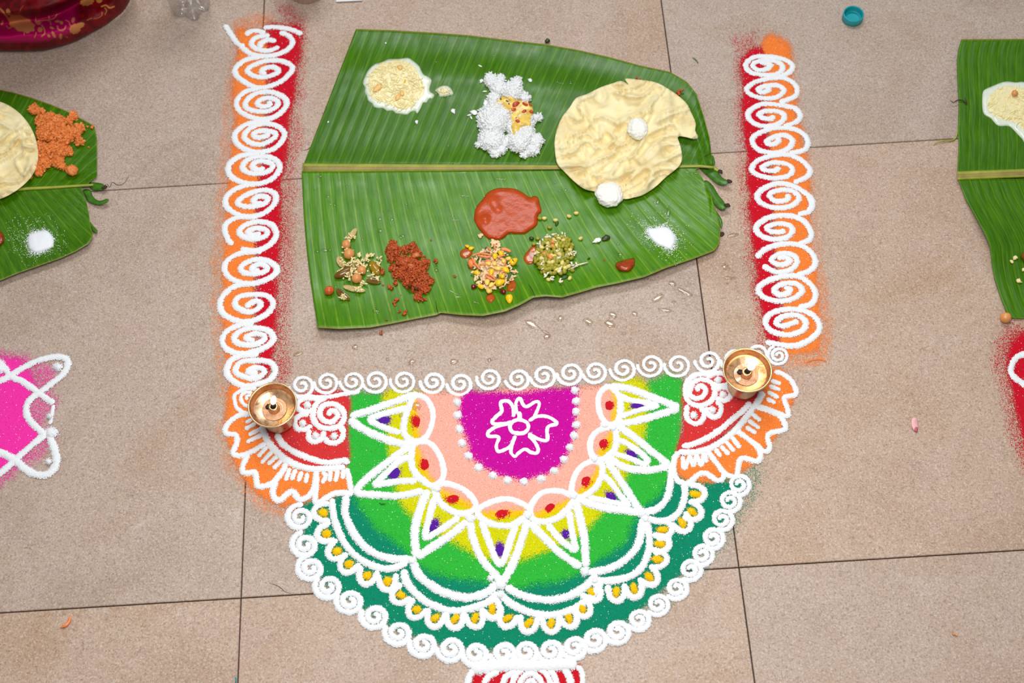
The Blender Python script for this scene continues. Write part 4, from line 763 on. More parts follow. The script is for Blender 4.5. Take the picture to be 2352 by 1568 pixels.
for i, (x, y, L, W, rt, lab) in enumerate([(815, 650, 52, 34, -.5, 'largest shiny red tomato piece in the dal'), (765, 735, 55, 26, -.2, 'red tomato piece just below the largest one in the dal'), (955, 650, 45, 22, .4, 'curved tomato strip near the right top of the dal'), (940, 760, 34, 22, -.6, 'tomato bit right of the middle of the dal'),
                                           (1045, 765, 26, 22, .4, 'round tomato bit at the right rim of the dal'), (842, 905, 36, 28, .6, 'bright red tomato piece at the bottom of the dal'), (1030, 655, 30, 16, .9, 'thin tomato sliver at the upper right rim of the dal')]):
    q = K(1060, 140, 6.533, [(x, y)])[0]
    tag(put('tomato_piece', chunk_me[i % 4], P(q[0], q[1], float(zrice(q[0], q[1])) + .0046), (px_r(L / 5.2), px_r(W / 5.2), .003), (0, 0, -rt)), lab, 'vegetable', 'tomato pieces in the dal')
herb_me = mesh('herb_bit', *lump(2, .3, 1.5, 77)); herb_me.materials.append(F_['herb'])
seed_me = mesh('seed', *lump(2, .15, 1.5, 78)); seed_me.materials.append(F_['seed'])
for x, y, r, me, nm, lab in [(710, 648, 30, seed_me, 'dal_seed', 'black seed beside the largest tomato piece in the dal'), (590, 575, 26, herb_me, 'herb_bit', 'green herb bit at the top left of the dal'), (680, 600, 30, herb_me, 'herb_bit', 'green chilli sliver above the black seed in the dal'), (820, 855, 14, seed_me, 'dal_seed', 'tiny seed in the lower yellow part of the dal')]:
    q = K(1060, 140, 6.533, [(x, y)])[0]
    tag(put(nm, me, P(q[0], q[1], float(zrice(q[0], q[1])) + .0046), (px_r(r / 6.5) * 1.2, px_r(r / 6.5) * .6, .0014), (0, 0, R_.uniform(0, 3))), lab, 'herb' if nm == 'herb_bit' else 'seed')
grain_me = mesh('rice_grain', ico(2)[0], ico(2)[1]); grain_me.materials.append(F_['rice'])
clump_me = mesh('rice_clump', *lump(3, .3, 2.6, 31)); clump_me.materials.append(F_['rice'])
for x, y, rt, k, lab in [(280, 75, .6, 0, 'lone rice grain on the leaf above the rice heap'), (350, 457, 0, 0, 'lone rice grain lying level left of the rice heap neck'), (1030, 292, .5, 1, 'small rice crumb to the upper right of the rice heap'), (300, 300, -1.2, 1, 'rice crumb touching the upper left of the rice heap'),
                         (190, 775, .2, 2, 'rice clump left of the rice heap'), (145, 850, 1.2, 0, 'rice grain hanging below the rice clump left of the heap'), (115, 812, -.2, 0, 'rice grain at the left end of the small rice clump'), (370, 630, 1.1, 2, 'rice bit at the left of the heap waist')]:
    q = K(1060, 140, 6.533, [(x, y)])[0]; z = float(zL(*q)) + .0012
    if k == 0: o = put('rice_grain', grain_me, P(q[0], q[1], z), (.0034, .0012, .0011), (0, 0, -rt))
    else: o = put('rice_clump', clump_me, P(q[0], q[1], z), (.0036 * k ** .6, .0028 * k ** .6, .0022), (0, 0, -rt))
    tag(o, lab, 'rice', 'stray rice on the middle leaf')
for x, y, s, lab in [(1041, 255, .0046, 'white rice clump between the pudding and the rice heap'), (957, 280, .0034, 'white drop of rice below the vermicelli pudding'), (886, 99, .0018, 'tiny white rice bit near the top left of the middle leaf'), (754, 280, .0018, 'tiny white rice bit near the left cut of the leaf')]:
    tag(put('rice_clump', clump_me, P(x, y, float(zL(x, y)) + .0012), (s, s * .7, s * .5), (0, 0, R_.uniform(0, 3))), lab, 'rice', 'stray rice on the middle leaf')
# papad and rice puffs
def papad(outline, label, zf, base, seed, amp=.0108):
    p = resample(np.vstack([cr(outline, True, 5), cr(outline, True, 5)[:1]]), step=4)[:-1]
    V2, F = cdt(p, 4.2); x, y = V2[:, 0], V2[:, 1]
    wx = x + 22 * vnoise(x / 46, y / 46, seed + 3); wy = y + 22 * vnoise(x / 46, y / 46, seed + 6)
    c, s_ = math.cos(.5), math.sin(.5); a = wx * c - wy * s_; b_ = wx * s_ + wy * c
    rid = 1 - np.abs(vnoise(a / 50, b_ / 17, seed)) * 2.0
    rid2 = 1 - np.abs(vnoise(a / 26, b_ / 20, seed + 9)) * 2.0
    h = amp * (np.clip(rid, 0, 1) ** 2 * 1.0 + .62 * np.clip(rid2, 0, 1) ** 1.5 + .5 * vnoise(x / 60, y / 60, seed + 2)) + .0011 * vnoise(x / 6, y / 6, seed + 11) * np.clip(vnoise(x / 40, y / 40, seed + 13) + .5, 0, 1)
    s = sdist(p, x, y); h = h * (.55 + .45 * np.clip(s / 20, 0, 1)) + .002 * (1 - np.clip(s / 40, 0, 1))
    V = P(x, y, zf(x, y) + base + np.maximum(h, -base * .6)); F = up_faces(V, F); V3, F3 = solid_from(V, F, .0008)
    o = obj('papad', V3, F3, F_['papad']); tag(o, label, 'papad'); return o
PO = K(1260, 170, 4.9, [(905, 122), (880, 105), (850, 88), (800, 76), (740, 97), (650, 125), (560, 160), (430, 225), (310, 270), (240, 370), (150, 490), (95, 620), (68, 760), (75, 900), (100, 1010), (170, 1090), (280, 1200), (400, 1290), (520, 1320), (620, 1345), (740, 1380), (860, 1405), (950, 1390), (1060, 1360), (1200, 1270), (1330, 1150), (1420, 1080), (1480, 1020), (1505, 930), (1482, 800), (1455, 705), (1530, 705), (1640, 730), (1685, 702), (1650, 640), (1655, 550), (1610, 440), (1560, 340), (1480, 260), (1370, 180), (1250, 110), (1150, 80), (1000, 60), (868, 50), (882, 92)])
papad(PO, 'large round cream papad with a torn right edge on the middle leaf', zL, .005, 21)
def bone(x, y): return zL(x, y) + .006
puff_me = []
for k in range(2):
    V, F = lump(5, .08, 2.4, 90 + k); V = V * np.array([1, 1, .8]); n = vnoise(V[:, 0] * 14, V[:, 1] * 14 + V[:, 2] * 11, k); puff_me.append(mesh('rice_puff', V * (1 + .035 * n + .02 * vnoise(V[:, 0] * 26, V[:, 1] * 26 + V[:, 2] * 21, k + 5))[:, None], F, F_['puff']))
tag(put('rice_puff', puff_me[0], P(1465, 296, .022), (px_r(24.5), px_r(31), .013), (0, 0, .2)), 'white rice puff lying in the middle of the large papad', 'fryum', 'rice puffs')
tag(put('rice_puff', puff_me[1], P(1399, 447, .016), (px_r(32), px_r(34), .013), (0, 0, 1.0)), 'white rice puff overlapping the lower edge of the large papad', 'fryum', 'rice puffs')
a = np.linspace(0, 2 * math.pi, 26, endpoint=False)
papad([(-26 + 113 * math.cos(t) * (1 + .03 * math.sin(3 * t)), 345 + 113 * math.sin(t) * (1 + .025 * math.cos(4 * t))) for t in a], 'round papad cut by the frame on the leaf with the orange crumble', zl, .005, 63)
# red chutney pool, with drips of it between the salads
T5 = lambda p: K(1040, 420, 5.41, p)
ch = tag(pool('red_chutney', T5([(260, 440), (290, 300), (370, 200), (430, 120), (530, 70), (640, 60), (780, 75), (900, 140), (960, 178), (1010, 160), (1060, 180), (1080, 250), (1105, 350), (1060, 410), (1050, 520), (960, 590), (900, 630), (800, 635), (700, 630), (640, 680), (570, 710), (500, 700), (430, 690), (370, 630), (310, 560), (280, 500)]), .0048, zL, F_['sauce'], None, 4.5, 10,
               bumps=[(1040 + 400 / 5.41, 420 + 445 / 5.41, 10, .0035), (1040 + 560 / 5.41, 420 + 330 / 5.41, 9, .0022), (1040 + 500 / 5.41, 420 + 230 / 5.41, 12, .002)], wav=.00022, seed=8), 'thick brick red chutney pool in the middle of the leaf', 'chutney')
for pts, lab in [(T5([(85, 880), (110, 830), (180, 810), (250, 850), (200, 930), (115, 935)]), 'small red gravy blot left of the corn salad'), (T5([(670, 1330), (690, 1230), (760, 1200), (790, 1270), (760, 1340), (710, 1355)]), 'brown gravy blot at the lower right of the corn salad'),
                 (T5([(410, 1430), (430, 1385), (490, 1375), (530, 1420), (500, 1475), (450, 1485)]), 'round brown gravy blot below the corn salad'), (T5([(190, 1010), (210, 930), (270, 960), (270, 1050), (220, 1080)]), 'gravy blot under the left side of the corn salad'),
                 (K(1190, 470, 4.717, [(60, 560), (110, 490), (150, 450), (205, 455), (200, 560), (175, 625), (120, 650), (70, 615)]), 'brown gravy blot at the left side of the sprout salad')]:
    tag(pool('gravy_blot', pts, .0018, zL, F_['gravy'], None, 4, 5, wav=.0003), lab, 'gravy', 'gravy blots around the salads')
# corn, carrot and pomegranate salad
def kernel():
    V, F = ico(2); V = V.copy(); t = (V[:, 0] + 1) / 2; k = .55 + .5 * t; V[:, 1] *= k; V[:, 2] *= k; V[:, 0] = np.where(V[:, 0] > .75, .75 + (V[:, 0] - .75) * .3, V[:, 0]); return V, F
corn_me = mesh('corn_kernel', *kernel(), F_['corn'])
zS = lambda x, y: float(zL(x, y)) + .006 * max(0, 1 - ((x - 1132) / 52) ** 2 - ((y - 618) / 52) ** 2) ** .7
g = 'corn kernels in the carrot salad'
HOURS = 'three four five six seven eight nine ten eleven twelve one two'.split(); ORD = 'first second third fourth fifth sixth seventh eighth ninth tenth eleventh twelfth thirteenth fourteenth fifteenth sixteenth seventeenth eighteenth nineteenth twentieth twenty-first twenty-second twenty-third twenty-fourth twenty-fifth twenty-sixth'.split()
def clock_labels(L, fmt, cat, group):
    by = {}
    for o, dx, dy, kind in L: by.setdefault(int(round(math.degrees(math.atan2(dy, dx)) / 30)) % 12, []).append((math.hypot(dx, dy), kind, o))
    for k, q in by.items():
        for i, (d, kind, o) in enumerate(sorted(q, key=lambda e: e[0])): tag(o, fmt.format(kind, ORD[i], HOURS[k] + " o'clock"), cat, group)
KERN = []; SHRED = []
for x, y, rt, L, pale, lift in [(525, 910, -1.5, 46, 0, 1), (595, 870, 1.0, 44, 0, 1), (755, 975, 2.5, 58, 0, 1), (480, 1105, -1.4, 46, 0, 1), (660, 1080, -2.4, 52, 0, 1), (585, 1235, 2.9, 64, 0, 1), (350, 1285, .5, 48, 0, 0), (447, 1332, 1.2, 50, 1, 0), (425, 1235, -1.5, 46, 1, 1), (178, 785, .6, 30, 0, 0), (228, 812, 3.0, 36, 0, 0), (702, 1440, -1.6, 62, 0, 0),
                                 (560, 1062, 0, 42, 1, 1), (300, 1115, .2, 46, 0, 0), (630, 965, 1.3, 38, 1, 1), (478, 1268, -.8, 42, 1, 1), (608, 1158, .6, 40, 0, 1), (440, 1000, .4, 40, 1, 1), (690, 940, -.3, 36, 1, 1), (520, 1000, 1.9, 36, 1, 1)]:
    q = T5([(x, y)])[0]; s = px_r(L / 4.7)
    o = put('corn_kernel', corn_me, P(q[0], q[1], zS(*q) + .004 * lift + s * .55), (s, s * .82, s * .6), (R_.uniform(-.2, .2), R_.uniform(-.15, .15), -rt), mat=F_['corn_pale'] if pale else None)
    lab = {702: 'lone yellow corn kernel lowest below the corn salad', 178: 'small corn kernel behind another one on the red blot left of the salad', 228: 'corn kernel with a herb speck on the red blot left of the salad', 755: 'corn kernel pointing out at the right of the carrot salad'}.get(x, None)
    if lab: tag(o, lab, 'corn', g)
    else: KERN.append((o, x - 500, y - 1050, 'pale' if pale else 'yellow'))
clock_labels(KERN, '{0} corn kernel, {1} out from the corn salad middle toward {2}', 'corn', g)
for i, (p, wd) in enumerate([([(320, 870), (400, 880), (490, 895)], 26), ([(230, 920), (280, 1000), (340, 1075)], 28), ([(300, 900), (390, 915), (470, 920)], 26), ([(400, 1150), (450, 1180), (515, 1215)], 34), ([(505, 760), (520, 790), (528, 830)], 24), ([(430, 790), (450, 815), (470, 840)], 22), ([(600, 820), (660, 825), (725, 855)], 42), ([(655, 930), (650, 980), (640, 1030)], 24),
                            ([(420, 1130), (480, 1150), (530, 1190)], 24), ([(330, 1015), (370, 1008), (410, 1012)], 22), ([(240, 905), (300, 880), (360, 870)], 22), ([(600, 1120), (640, 1090), (690, 1040)], 18), ([(400, 960), (450, 975), (500, 960)], 20), ([(560, 930), (610, 905), (650, 900)], 20)]):
    q = np.array(T5(p)); q = cr(q, False, 4); z = np.array([zS(*v) for v in q]) + .0065 + .0006 * (i % 3)
    V, F = tube(P(q[:, 0], q[:, 1], z), px_r(wd / 4.4 / 2) * np.sin(np.linspace(.5, 2.64, len(q))), 8, .6)
    o = obj('carrot_shred', V, F, F_['carrot'])
    if i == 6: tag(o, 'orange carrot slab at the top right of the corn salad', 'carrot', 'carrot shreds in the corn salad')
    else: SHRED.append((o, p[1][0] - 500, p[1][1] - 1050, 'orange'))
clock_labels(SHRED, '{0} carrot shred, {1} out from the corn salad middle toward {2}', 'carrot', 'carrot shreds in the corn salad')
tag(put('carrot_lump', mesh('carrot_lump', *lump(3, .14, 1.4, 5), F_['carrot']), P(*T5([(226, 1000)])[0], zS(*T5([(226, 1000)])[0]) + .004), (px_r(8), px_r(11), .005), (0, 0, .2)), 'rounded orange carrot lump at the left of the corn salad', 'carrot')
pom_me = mesh('pomegranate_seed', *kernel(), F_['pom'])
for x, y, rt, L, lab in [(262, 1288, 3.3, 42, 'dark pomegranate seed farthest left below the corn salad'), (380, 1245, -1.2, 38, 'pomegranate seed leaning on corn kernels below the salad'), (625, 1350, .4, 46, 'glossy round pomegranate seed at the bottom right of the salad')]:
    q = T5([(x, y)])[0]; s = px_r(L / 5.41); tag(put('pomegranate_seed', pom_me, P(q[0], q[1], zS(*q) + s * .7), (s, s * .9, s * .75), (0, 0, -rt)), lab, 'fruit', 'pomegranate seeds by the corn salad')
r5 = random.Random(3); mb = MB()
for k in range(190):
    a_ = r5.uniform(0, 6.28); q = 1 - r5.random() ** 2 * .9; x, y = 1131 + 48 * q * math.cos(a_), 617 + 46 * q * math.sin(a_)
    V, F = lump(1, .4, 2.2, k); mb.add(V * np.array([.0032, .0016, .0012]) * r5.uniform(.6, 1.3) @ rotm(r5.uniform(-.5, .5), r5.uniform(-.5, .5), r5.uniform(0, 6.28)).T + P(x, y, zS(x, y) + .0035), F)
for x, y in T5([(500, 720), (545, 750), (500, 750), (560, 775), (350, 660), (740, 1180), (770, 1090), (650, 1200)]):
    for k in range(6):
        V, F = lump(1, .4, 2.2, k); xx, yy = x + r5.uniform(-5, 5), y + r5.uniform(-5, 5); mb.add(V * np.array([.003, .0015, .0013]) @ rotm(0, r5.uniform(-.4, .4), r5.uniform(0, 6.28)).T + P(xx, yy, float(zL(xx, yy)) + .002), F)
V, F = lump(3, .25, 3, 5); mb.add(V * np.array([.0200, .0195, .0036]) + P(1131, 618, .0050), F)
o = mb.make('coconut_gratings', F_['coconut_c'], smooth=False); tag(o, 'pale grated coconut mixed through the corn salad', 'coconut', kind='stuff')
for x, y, L, lab in [(382, 950, 24, 'herb bit among the carrot at the left of the corn salad'), (410, 812, 20, 'herb bit at the top left of the corn salad'), (705, 1150, 44, 'long green herb leaf at the right of the corn salad'), (560, 1160, 28, 'green chilli ring in the corn salad'), (345, 1085, 26, 'herb bit at the lower left of the corn salad'), (750, 965, 22, 'green fleck on the corn kernel at the right of the salad')]:
    q = T5([(x, y)])[0]; s = px_r(L / 5.41)
    tag(put('herb_bit', herb_me, P(q[0], q[1], zS(*q) + .0105), (s * 1.1, s * .5, .0009), (0, 0, R_.uniform(0, 3))), lab, 'herb', 'herb bits in the corn salad')
# sprouted mung bean salad
T6 = lambda p: K(1190, 470, 4.717, p)
def bean():
    V, F = ico(2); V = V.copy(); V[:, 1] += .18 * V[:, 0] ** 2; V[:, 0] = np.sign(V[:, 0]) * np.abs(V[:, 0]) ** .85; return V, F
bean_me = mesh('mung_bean', *bean(), F_['mung'])
PILE = np.array([(150, 600), (200, 480), (290, 370), (400, 330), (520, 320), (590, 380), (605, 480), (600, 580), (560, 690), (500, 750), (390, 770), (260, 730), (190, 650)], float)
r6 = random.Random(17); placed = []; tries = 0; BEANS = []
zB = lambda x, y: float(zL(x, y)) + .007 * max(0, 1 - ((x - 1272) / 50) ** 2 - ((y - 586) / 48) ** 2) ** .6
while len(placed) < 92 and tries < 6000:
    tries += 1; x, y = r6.uniform(150, 610), r6.uniform(320, 775)
    if sdist(PILE, np.array(x), np.array(y)) < 14 or any((x - a_) ** 2 + (y - b_) ** 2 < 31 ** 2 for a_, b_ in placed): continue
    placed.append((x, y)); q = T6([(x, y)])[0]; m_ = r6.random()
    o = put('mung_bean', bean_me, P(q[0], q[1], zB(*q) + .0036 + r6.uniform(0, .002)), (.0041 * r6.uniform(.88, 1.12), .0030 * r6.uniform(.9, 1.1), .0029), (r6.uniform(-.4, .4), r6.uniform(-.4, .4), r6.uniform(0, 6.28)), mat=F_['mung_pale'] if m_ < .2 else None)
    BEANS.append((o, q[0] - 1272, q[1] - 586, 'pale' if m_ < .2 else 'olive'))
clock_labels(BEANS, '{0} mung bean, {1} out from the sprout heap middle toward {2}', 'bean', 'mung beans in the sprout salad heap')
for x, y, rt, mt, lab in [(235, 148, .3, 'mung', 'green mung bean touching the right rim of the red chutney'), (285, 148, 0, 'mung_pale', 'pale split mung bean right beside the chutney rim'), (405, 168, .1, 'mung_pale', 'pale mung bean with a dark herb curl below it'), (550, 125, .5, 'mung_pale', 'split mung bean with a brown end, second from the top of the stray row'), (630, 92, 0, 'mung_pale', 'pale mung bean farthest up the leaf under the rice puff'),
                          (342, 247, .2, 'mung', 'olive mung bean alone between chutney and sprout salad'), (678, 365, -.5, 'mung_pale', 'stray mung bean to the upper right of the sprout salad'), (145, 365, .3, 'mung_dark', 'dark green mung bean at the top left of the sprout salad'), (213, 367, .2, 'mung', 'mung bean next to the dark green one at the sprout salad'), (172, 425, -.2, 'mung', 'mung bean stained with gravy at the left of the sprouts'),
                          (258, 727, 1.4, 'mung', 'upright mung bean at the lower left of the sprout salad'), (330, 812, .3, 'mung_pale', 'pale mung bean lowest below the sprout salad'), (560, 797, -1, 'mung_pale', 'streaked mung bean at the lower right of the sprout salad'), (585, 712, .3, 'mung', 'mung bean under the white coconut strand'), (555, 380, .2, 'mung_dark', 'dark mung bean at the top right of the sprout heap')]:
    q = T6([(x, y)])[0]; tag(put('mung_bean', bean_me, P(q[0], q[1], float(zL(*q)) + .0025), (.0036, .0027, .0025), (0, 0, -rt), mat=F_[mt] if mt != 'mung' else None), lab, 'bean', 'stray mung beans')
for x, y, L, rt, lab in [(372, 402, 32, .5, 'carrot piece near the top of the sprout salad'), (378, 452, 36, 1.2, 'carrot piece just below the top one in the sprout salad'), (345, 562, 38, .8, 'carrot piece at the middle left of the sprout salad'), (285, 530, 30, .2, 'carrot piece leftmost in the sprout salad')]:
    q = T6([(x, y)])[0]; s = px_r(L / 4.717); tag(put('carrot_piece', mesh('carrot_piece', *lump(2, .2, 1.6, L), F_['carrot']), P(q[0], q[1], zB(*q) + .006), (s, s * .7, .0024), (0, 0, -rt)), lab, 'carrot', 'carrot pieces in the sprout salad')
mb = MB()
for x, y in T6([(290, 360), (330, 340), (400, 330), (500, 325), (210, 520), (230, 420), (430, 410), (440, 490), (320, 460), (260, 600), (270, 670), (300, 750), (300, 690), (440, 700), (435, 590), (590, 530), (580, 630), (600, 510), (365, 795), (460, 680), (240, 640), (470, 820), (530, 560), (640, 650)]):
    for k in range(5):
        V, F = lump(1, .45, 2.2, k + int(x)); xx, yy = x + r6.uniform(-5, 5), y + r6.uniform(-5, 5); mb.add(V * np.array([.003, .0015, .0011]) * r6.uniform(.7, 1.2) @ rotm(r6.uniform(-.3, .3), r6.uniform(-.4, .4), r6.uniform(0, 6.28)).T + P(xx, yy, zB(xx, yy) + .0058), F)

o = mb.make('coconut_gratings', F_['coconut_w']); tag(o, 'white coconut gratings mixed through the sprouted bean salad', 'coconut', kind='stuff')
q = cr(np.array(T6([(540, 705), (600, 680), (660, 650), (760, 622)])), False, 5); V, F = tube(P(q[:, 0], q[:, 1], zL(q[:, 0], q[:, 1]) + .0032), .0015 * np.sin(np.linspace(.4, 2.8, len(q))), 6, .7)
tag(obj('coconut_strand', V, F, F_['coconut_w']), 'long pale coconut strand sticking out right of the sprouts', 'coconut')
q = cr(np.array(T6([(445, 590), (480, 575), (530, 560), (528, 540)])), False, 5); V, F = tube(P(q[:, 0], q[:, 1], np.array([zB(*v) for v in q]) + .0075), .0012, 6, .7)
tag(obj('bean_sprout', V, F, m_plain('sprout_green', (150, 158, 70), .4)), 'green sprout strand curled over the middle of the sprout salad', 'sprout')
for x, y, s, me, nm, lab in [(500, 785, .0058, herb_me, 'herb_bit', 'dark curry leaf lump under the sprout salad'), (420, 205, .0040, herb_me, 'herb_bit', 'dark herb curl under a stray mung bean'), (765, 582, .0022, herb_me, 'herb_bit', 'small green fleck right of the sprout salad')]:
    q = T6([(x, y)])[0]; tag(put(nm, me, P(q[0], q[1], float(zL(*q)) + .0016), (s, s * .55, .0016), (0, 0, 1.1 if y == 205 else .4)), lab, 'herb')
tag(put('herb_leaf', herb_me, P(1391, 547, float(zL(1391, 547)) + .0022), (.0062, .0042, .0022), (0, 0, .4), mat=F_['mung_dark']), 'dark green curry leaf scrap between the sprouts and the salt', 'herb')
tag(put('coconut_bit', clump_me, P(1372, 552, float(zL(1372, 552)) + .0022), (.0062, .0036, .0022), (0, 0, .5)), 'white coconut bit touching the dark curry leaf scrap', 'coconut')
# chickpea and split bean mix
T4 = lambda p: K(730, 510, 6.817, p)
V, F = lump(3, .05, 1.5, 8); V = V.copy(); V[:, 0] += .18 * np.exp(-((V[:, 1]) ** 2 + V[:, 2] ** 2) * 8) * (V[:, 0] > 0); chick_me = mesh('chickpea', V, F, F_['chick'])
for x, y, r, rt, zz, red, lab in [(445, 352, 78, 1.5, .004, 0, 'upper of the stacked chickpea pair in the bean mix'), (490, 497, 90, -.6, .0045, 0, 'lower of the stacked chickpea pair in the bean mix'), (610, 880, 84, -.5, .004, 0, 'pale chickpea at the bottom middle of the bean mix'), (685, 752, 76, .9, .006, 0, 'crumb-coated chickpea between the two large beans'), (178, 1070, 78, 2.5, .004, 1, 'red spiced chickpea lying alone at the left of the leaf')]:
    q = T4([(x, y)])[0]; s = px_r(r / 6.817); tag(put('chickpea', chick_me, P(q[0], q[1], float(zL(*q)) + s * .9), (s, s * .95, s * .95), (.3, .2, -rt), mat=F_['chick_red'] if red else None), lab, 'chickpea', 'chickpeas on the middle leaf')
tag(put('chickpea', chick_me, P(2310, 729, .0072), (.0070, .0074, .0072), (.2, .3, 1.8)), 'lone chickpea on the floor at the tip of the right leaf', 'chickpea')
tag(put('chickpea', chick_me, P(2331, 214, .011), (.0046, .0046, .0042), (.2, .3, .8)), 'chickpea resting in the milky pudding cut by the frame', 'chickpea')
def pod(seed, hollow):
    n, m = 22, 12; t = np.linspace(-1, 1, n); r = np.clip(1 - np.abs(t) ** 2.4, 0, 1) ** .62; a_ = np.linspace(0, 2 * math.pi, m, endpoint=False)
    V = np.stack([np.repeat(t[:, None], m, 1), r[:, None] * np.cos(a_)[None], r[:, None] * np.sin(a_)[None]], -1)
    if hollow: V[..., 2] = np.where(V[..., 2] > 0, V[..., 2] * .25 - .2 * r[:, None] * (1 - np.abs(np.cos(a_))[None]), V[..., 2])
    V[..., 1] += .16 * (t ** 2)[:, None]; V = V.reshape(-1, 3); V = V * (1 + .04 * vnoise(V[:, 0] * 6, V[:, 1] * 6 + V[:, 2] * 3, seed))[:, None]
    F = [tuple(f) for f in grid_faces(n, m)] + [(i * m + m - 1, i * m, (i + 1) * m, (i + 1) * m + m - 1) for i in range(n - 1)]
    return V, F
podA = mesh('bean', *pod(1, False), F_['pod_dark']); podB = mesh('split_bean', *pod(2, True), F_['pod_tan'])
for me, nm, x, y, L, W, rt, mt, zz, lab in [(podA, 'brown_bean', 410, 790, 178, 68, -.5, None, .0045, 'long shiny dark brown bean at the left of the bean mix'), (podA, 'brown_bean', 885, 722, 148, 72, 1.15, 'pod_olive', .0055, 'plump olive yellow bean at the right of the bean mix'), (podB, 'split_bean', 540, 190, 130, 48, -1.0, None, .0035, 'tan split bean tip at the top of the bean mix'),
                                             (podB, 'split_bean', 355, 620, 120, 62, 1.15, None, .0035, 'tan split bean half left under the chickpea pair'), (podB, 'split_bean', 565, 1045, 190, 50, .3, None, .0032, 'long tan split bean lying below the bean mix'), (podB, 'split_bean', 390, 1135, 155, 54, .8, 'pod_dark', .0032, 'dark hollow split bean filled with coconut below the mix'), (podB, 'split_bean', 870, 925, 125, 46, .2, 'pod_dark', .0032, 'dark split bean under the olive bean')]:
    q = T4([(x, y)])[0]; tag(put(nm, me, P(q[0], q[1], float(zL(*q)) + zz), (px_r(L / 6.817), px_r(W / 6.817), px_r(W / 6.817) * .8), (.15, 0, -rt), mat=F_[mt] if mt else None), lab, 'bean', 'beans in the chickpea mix')
r4 = random.Random(23); mb = MB()
for x, y, n, sp in [(640, 640, 34, 70), (720, 690, 20, 60), (650, 510, 8, 25), (760, 560, 14, 50), (840, 520, 8, 35), (560, 620, 12, 40), (500, 640, 10, 50), (480, 830, 18, 55), (400, 640, 10, 45), (440, 430, 10, 60), (490, 230, 16, 55), (570, 220, 5, 20), (930, 640, 8, 40), (860, 830, 14, 60), (640, 800, 12, 50), (700, 960, 6, 30), (650, 1050, 14, 60), (410, 1160, 16, 50), (960, 575, 6, 25), (930, 880, 8, 30), (350, 760, 6, 40), (580, 890, 6, 40), (540, 740, 16, 60)]:
    for k in range(n):
        xx, yy = T4([(x + r4.gauss(0, sp * .6), y + r4.gauss(0, sp * .6))])[0]; V, F = lump(1, .45, 2.4, k)
        mb.add(V * np.array([r4.choice([.0016, .0024, .0042]), .0013, .0011]) @ rotm(r4.uniform(-.5, .5), r4.uniform(-.5, .5), r4.uniform(0, 6.28)).T + P(xx, yy, float(zL(xx, yy)) + r4.uniform(.002, .009) * (1 if n > 9 else .5)), F)
o = mb.make('coconut_gratings', F_['coconut']); tag(o, 'straw-coloured grated coconut scattered over the chickpea and bean mix', 'coconut', kind='stuff')
# red masala crumble
def crumb_mesh(seed, n=14, mat='masala'):
    r = random.Random(seed); b_ = MB()
    for k in range(n):
        V, F = lump(1, .35, 2.4, seed + k); d = np.array([r.gauss(0, .42), r.gauss(0, .36), abs(r.gauss(0, .3))]); b_.add(V * r.uniform(.22, .5) + d, F)
    return mesh('crumb', np.vstack(b_.V), b_.F, F_[mat])
MA = [(730 + x / 6.817, 510 + y / 6.817, r / 6.817, hh) for x, y, r, hh in [(1180, 450, 120, .008), (1170, 350, 75, .006), (1150, 560, 70, .006), (1370, 430, 72, .007), (1485, 370, 66, .006), (1540, 490, 90, .008), (1330, 640, 130, .010), (1450, 680, 150, .011), (1180, 710, 68, .006), (1320, 790, 120, .009), (1660, 660, 90, .007), (1720, 610, 35, .005), (1560, 790, 135, .010), (1640, 900, 130, .009), (1420, 950, 90, .007), (1560, 1020, 100, .008), (1680, 1040, 82, .007), (1780, 930, 46, .005), (1570, 1160, 70, .006), (1220, 820, 60, .006), (1450, 870, 100, .009)]]
r7 = random.Random(29); mb = MB()
for cx, cy, r, hh in MA:
    for k in range(int(.42 * r * r) + 8):
        a_ = r7.uniform(0, 6.28); q = r * math.sqrt(r7.random()); x, y = cx + q * math.cos(a_), cy + q * math.sin(a_); z = float(zL(x, y)) + hh * max(0, 1 - (q / r) ** 2) ** .5 * r7.uniform(.6, 1.05)
        V, F = lump(1, .6, 2.9, k); mb.add(V * np.array([1.3, 1, .8]) * r7.uniform(.0007, .0019) @ rotm(r7.random(), r7.random(), r7.random() * 6).T + P(x, y, z + .001), F)
    V, F = lump(2, .25, 2, int(cx)); mb.add(V * np.array([px_r(r) * .85, px_r(r) * .85, hh * .85]) + P(cx, cy, float(zL(cx, cy)) + .001), F)
o = mb.make('masala_crumble', F_['masala'], smooth=False); tag(o, 'large heap of dark red spiced crumble on the lower left of the leaf', 'crumble', kind='stuff')
crumbs = [crumb_mesh(200 + 7 * k) for k in range(4)]
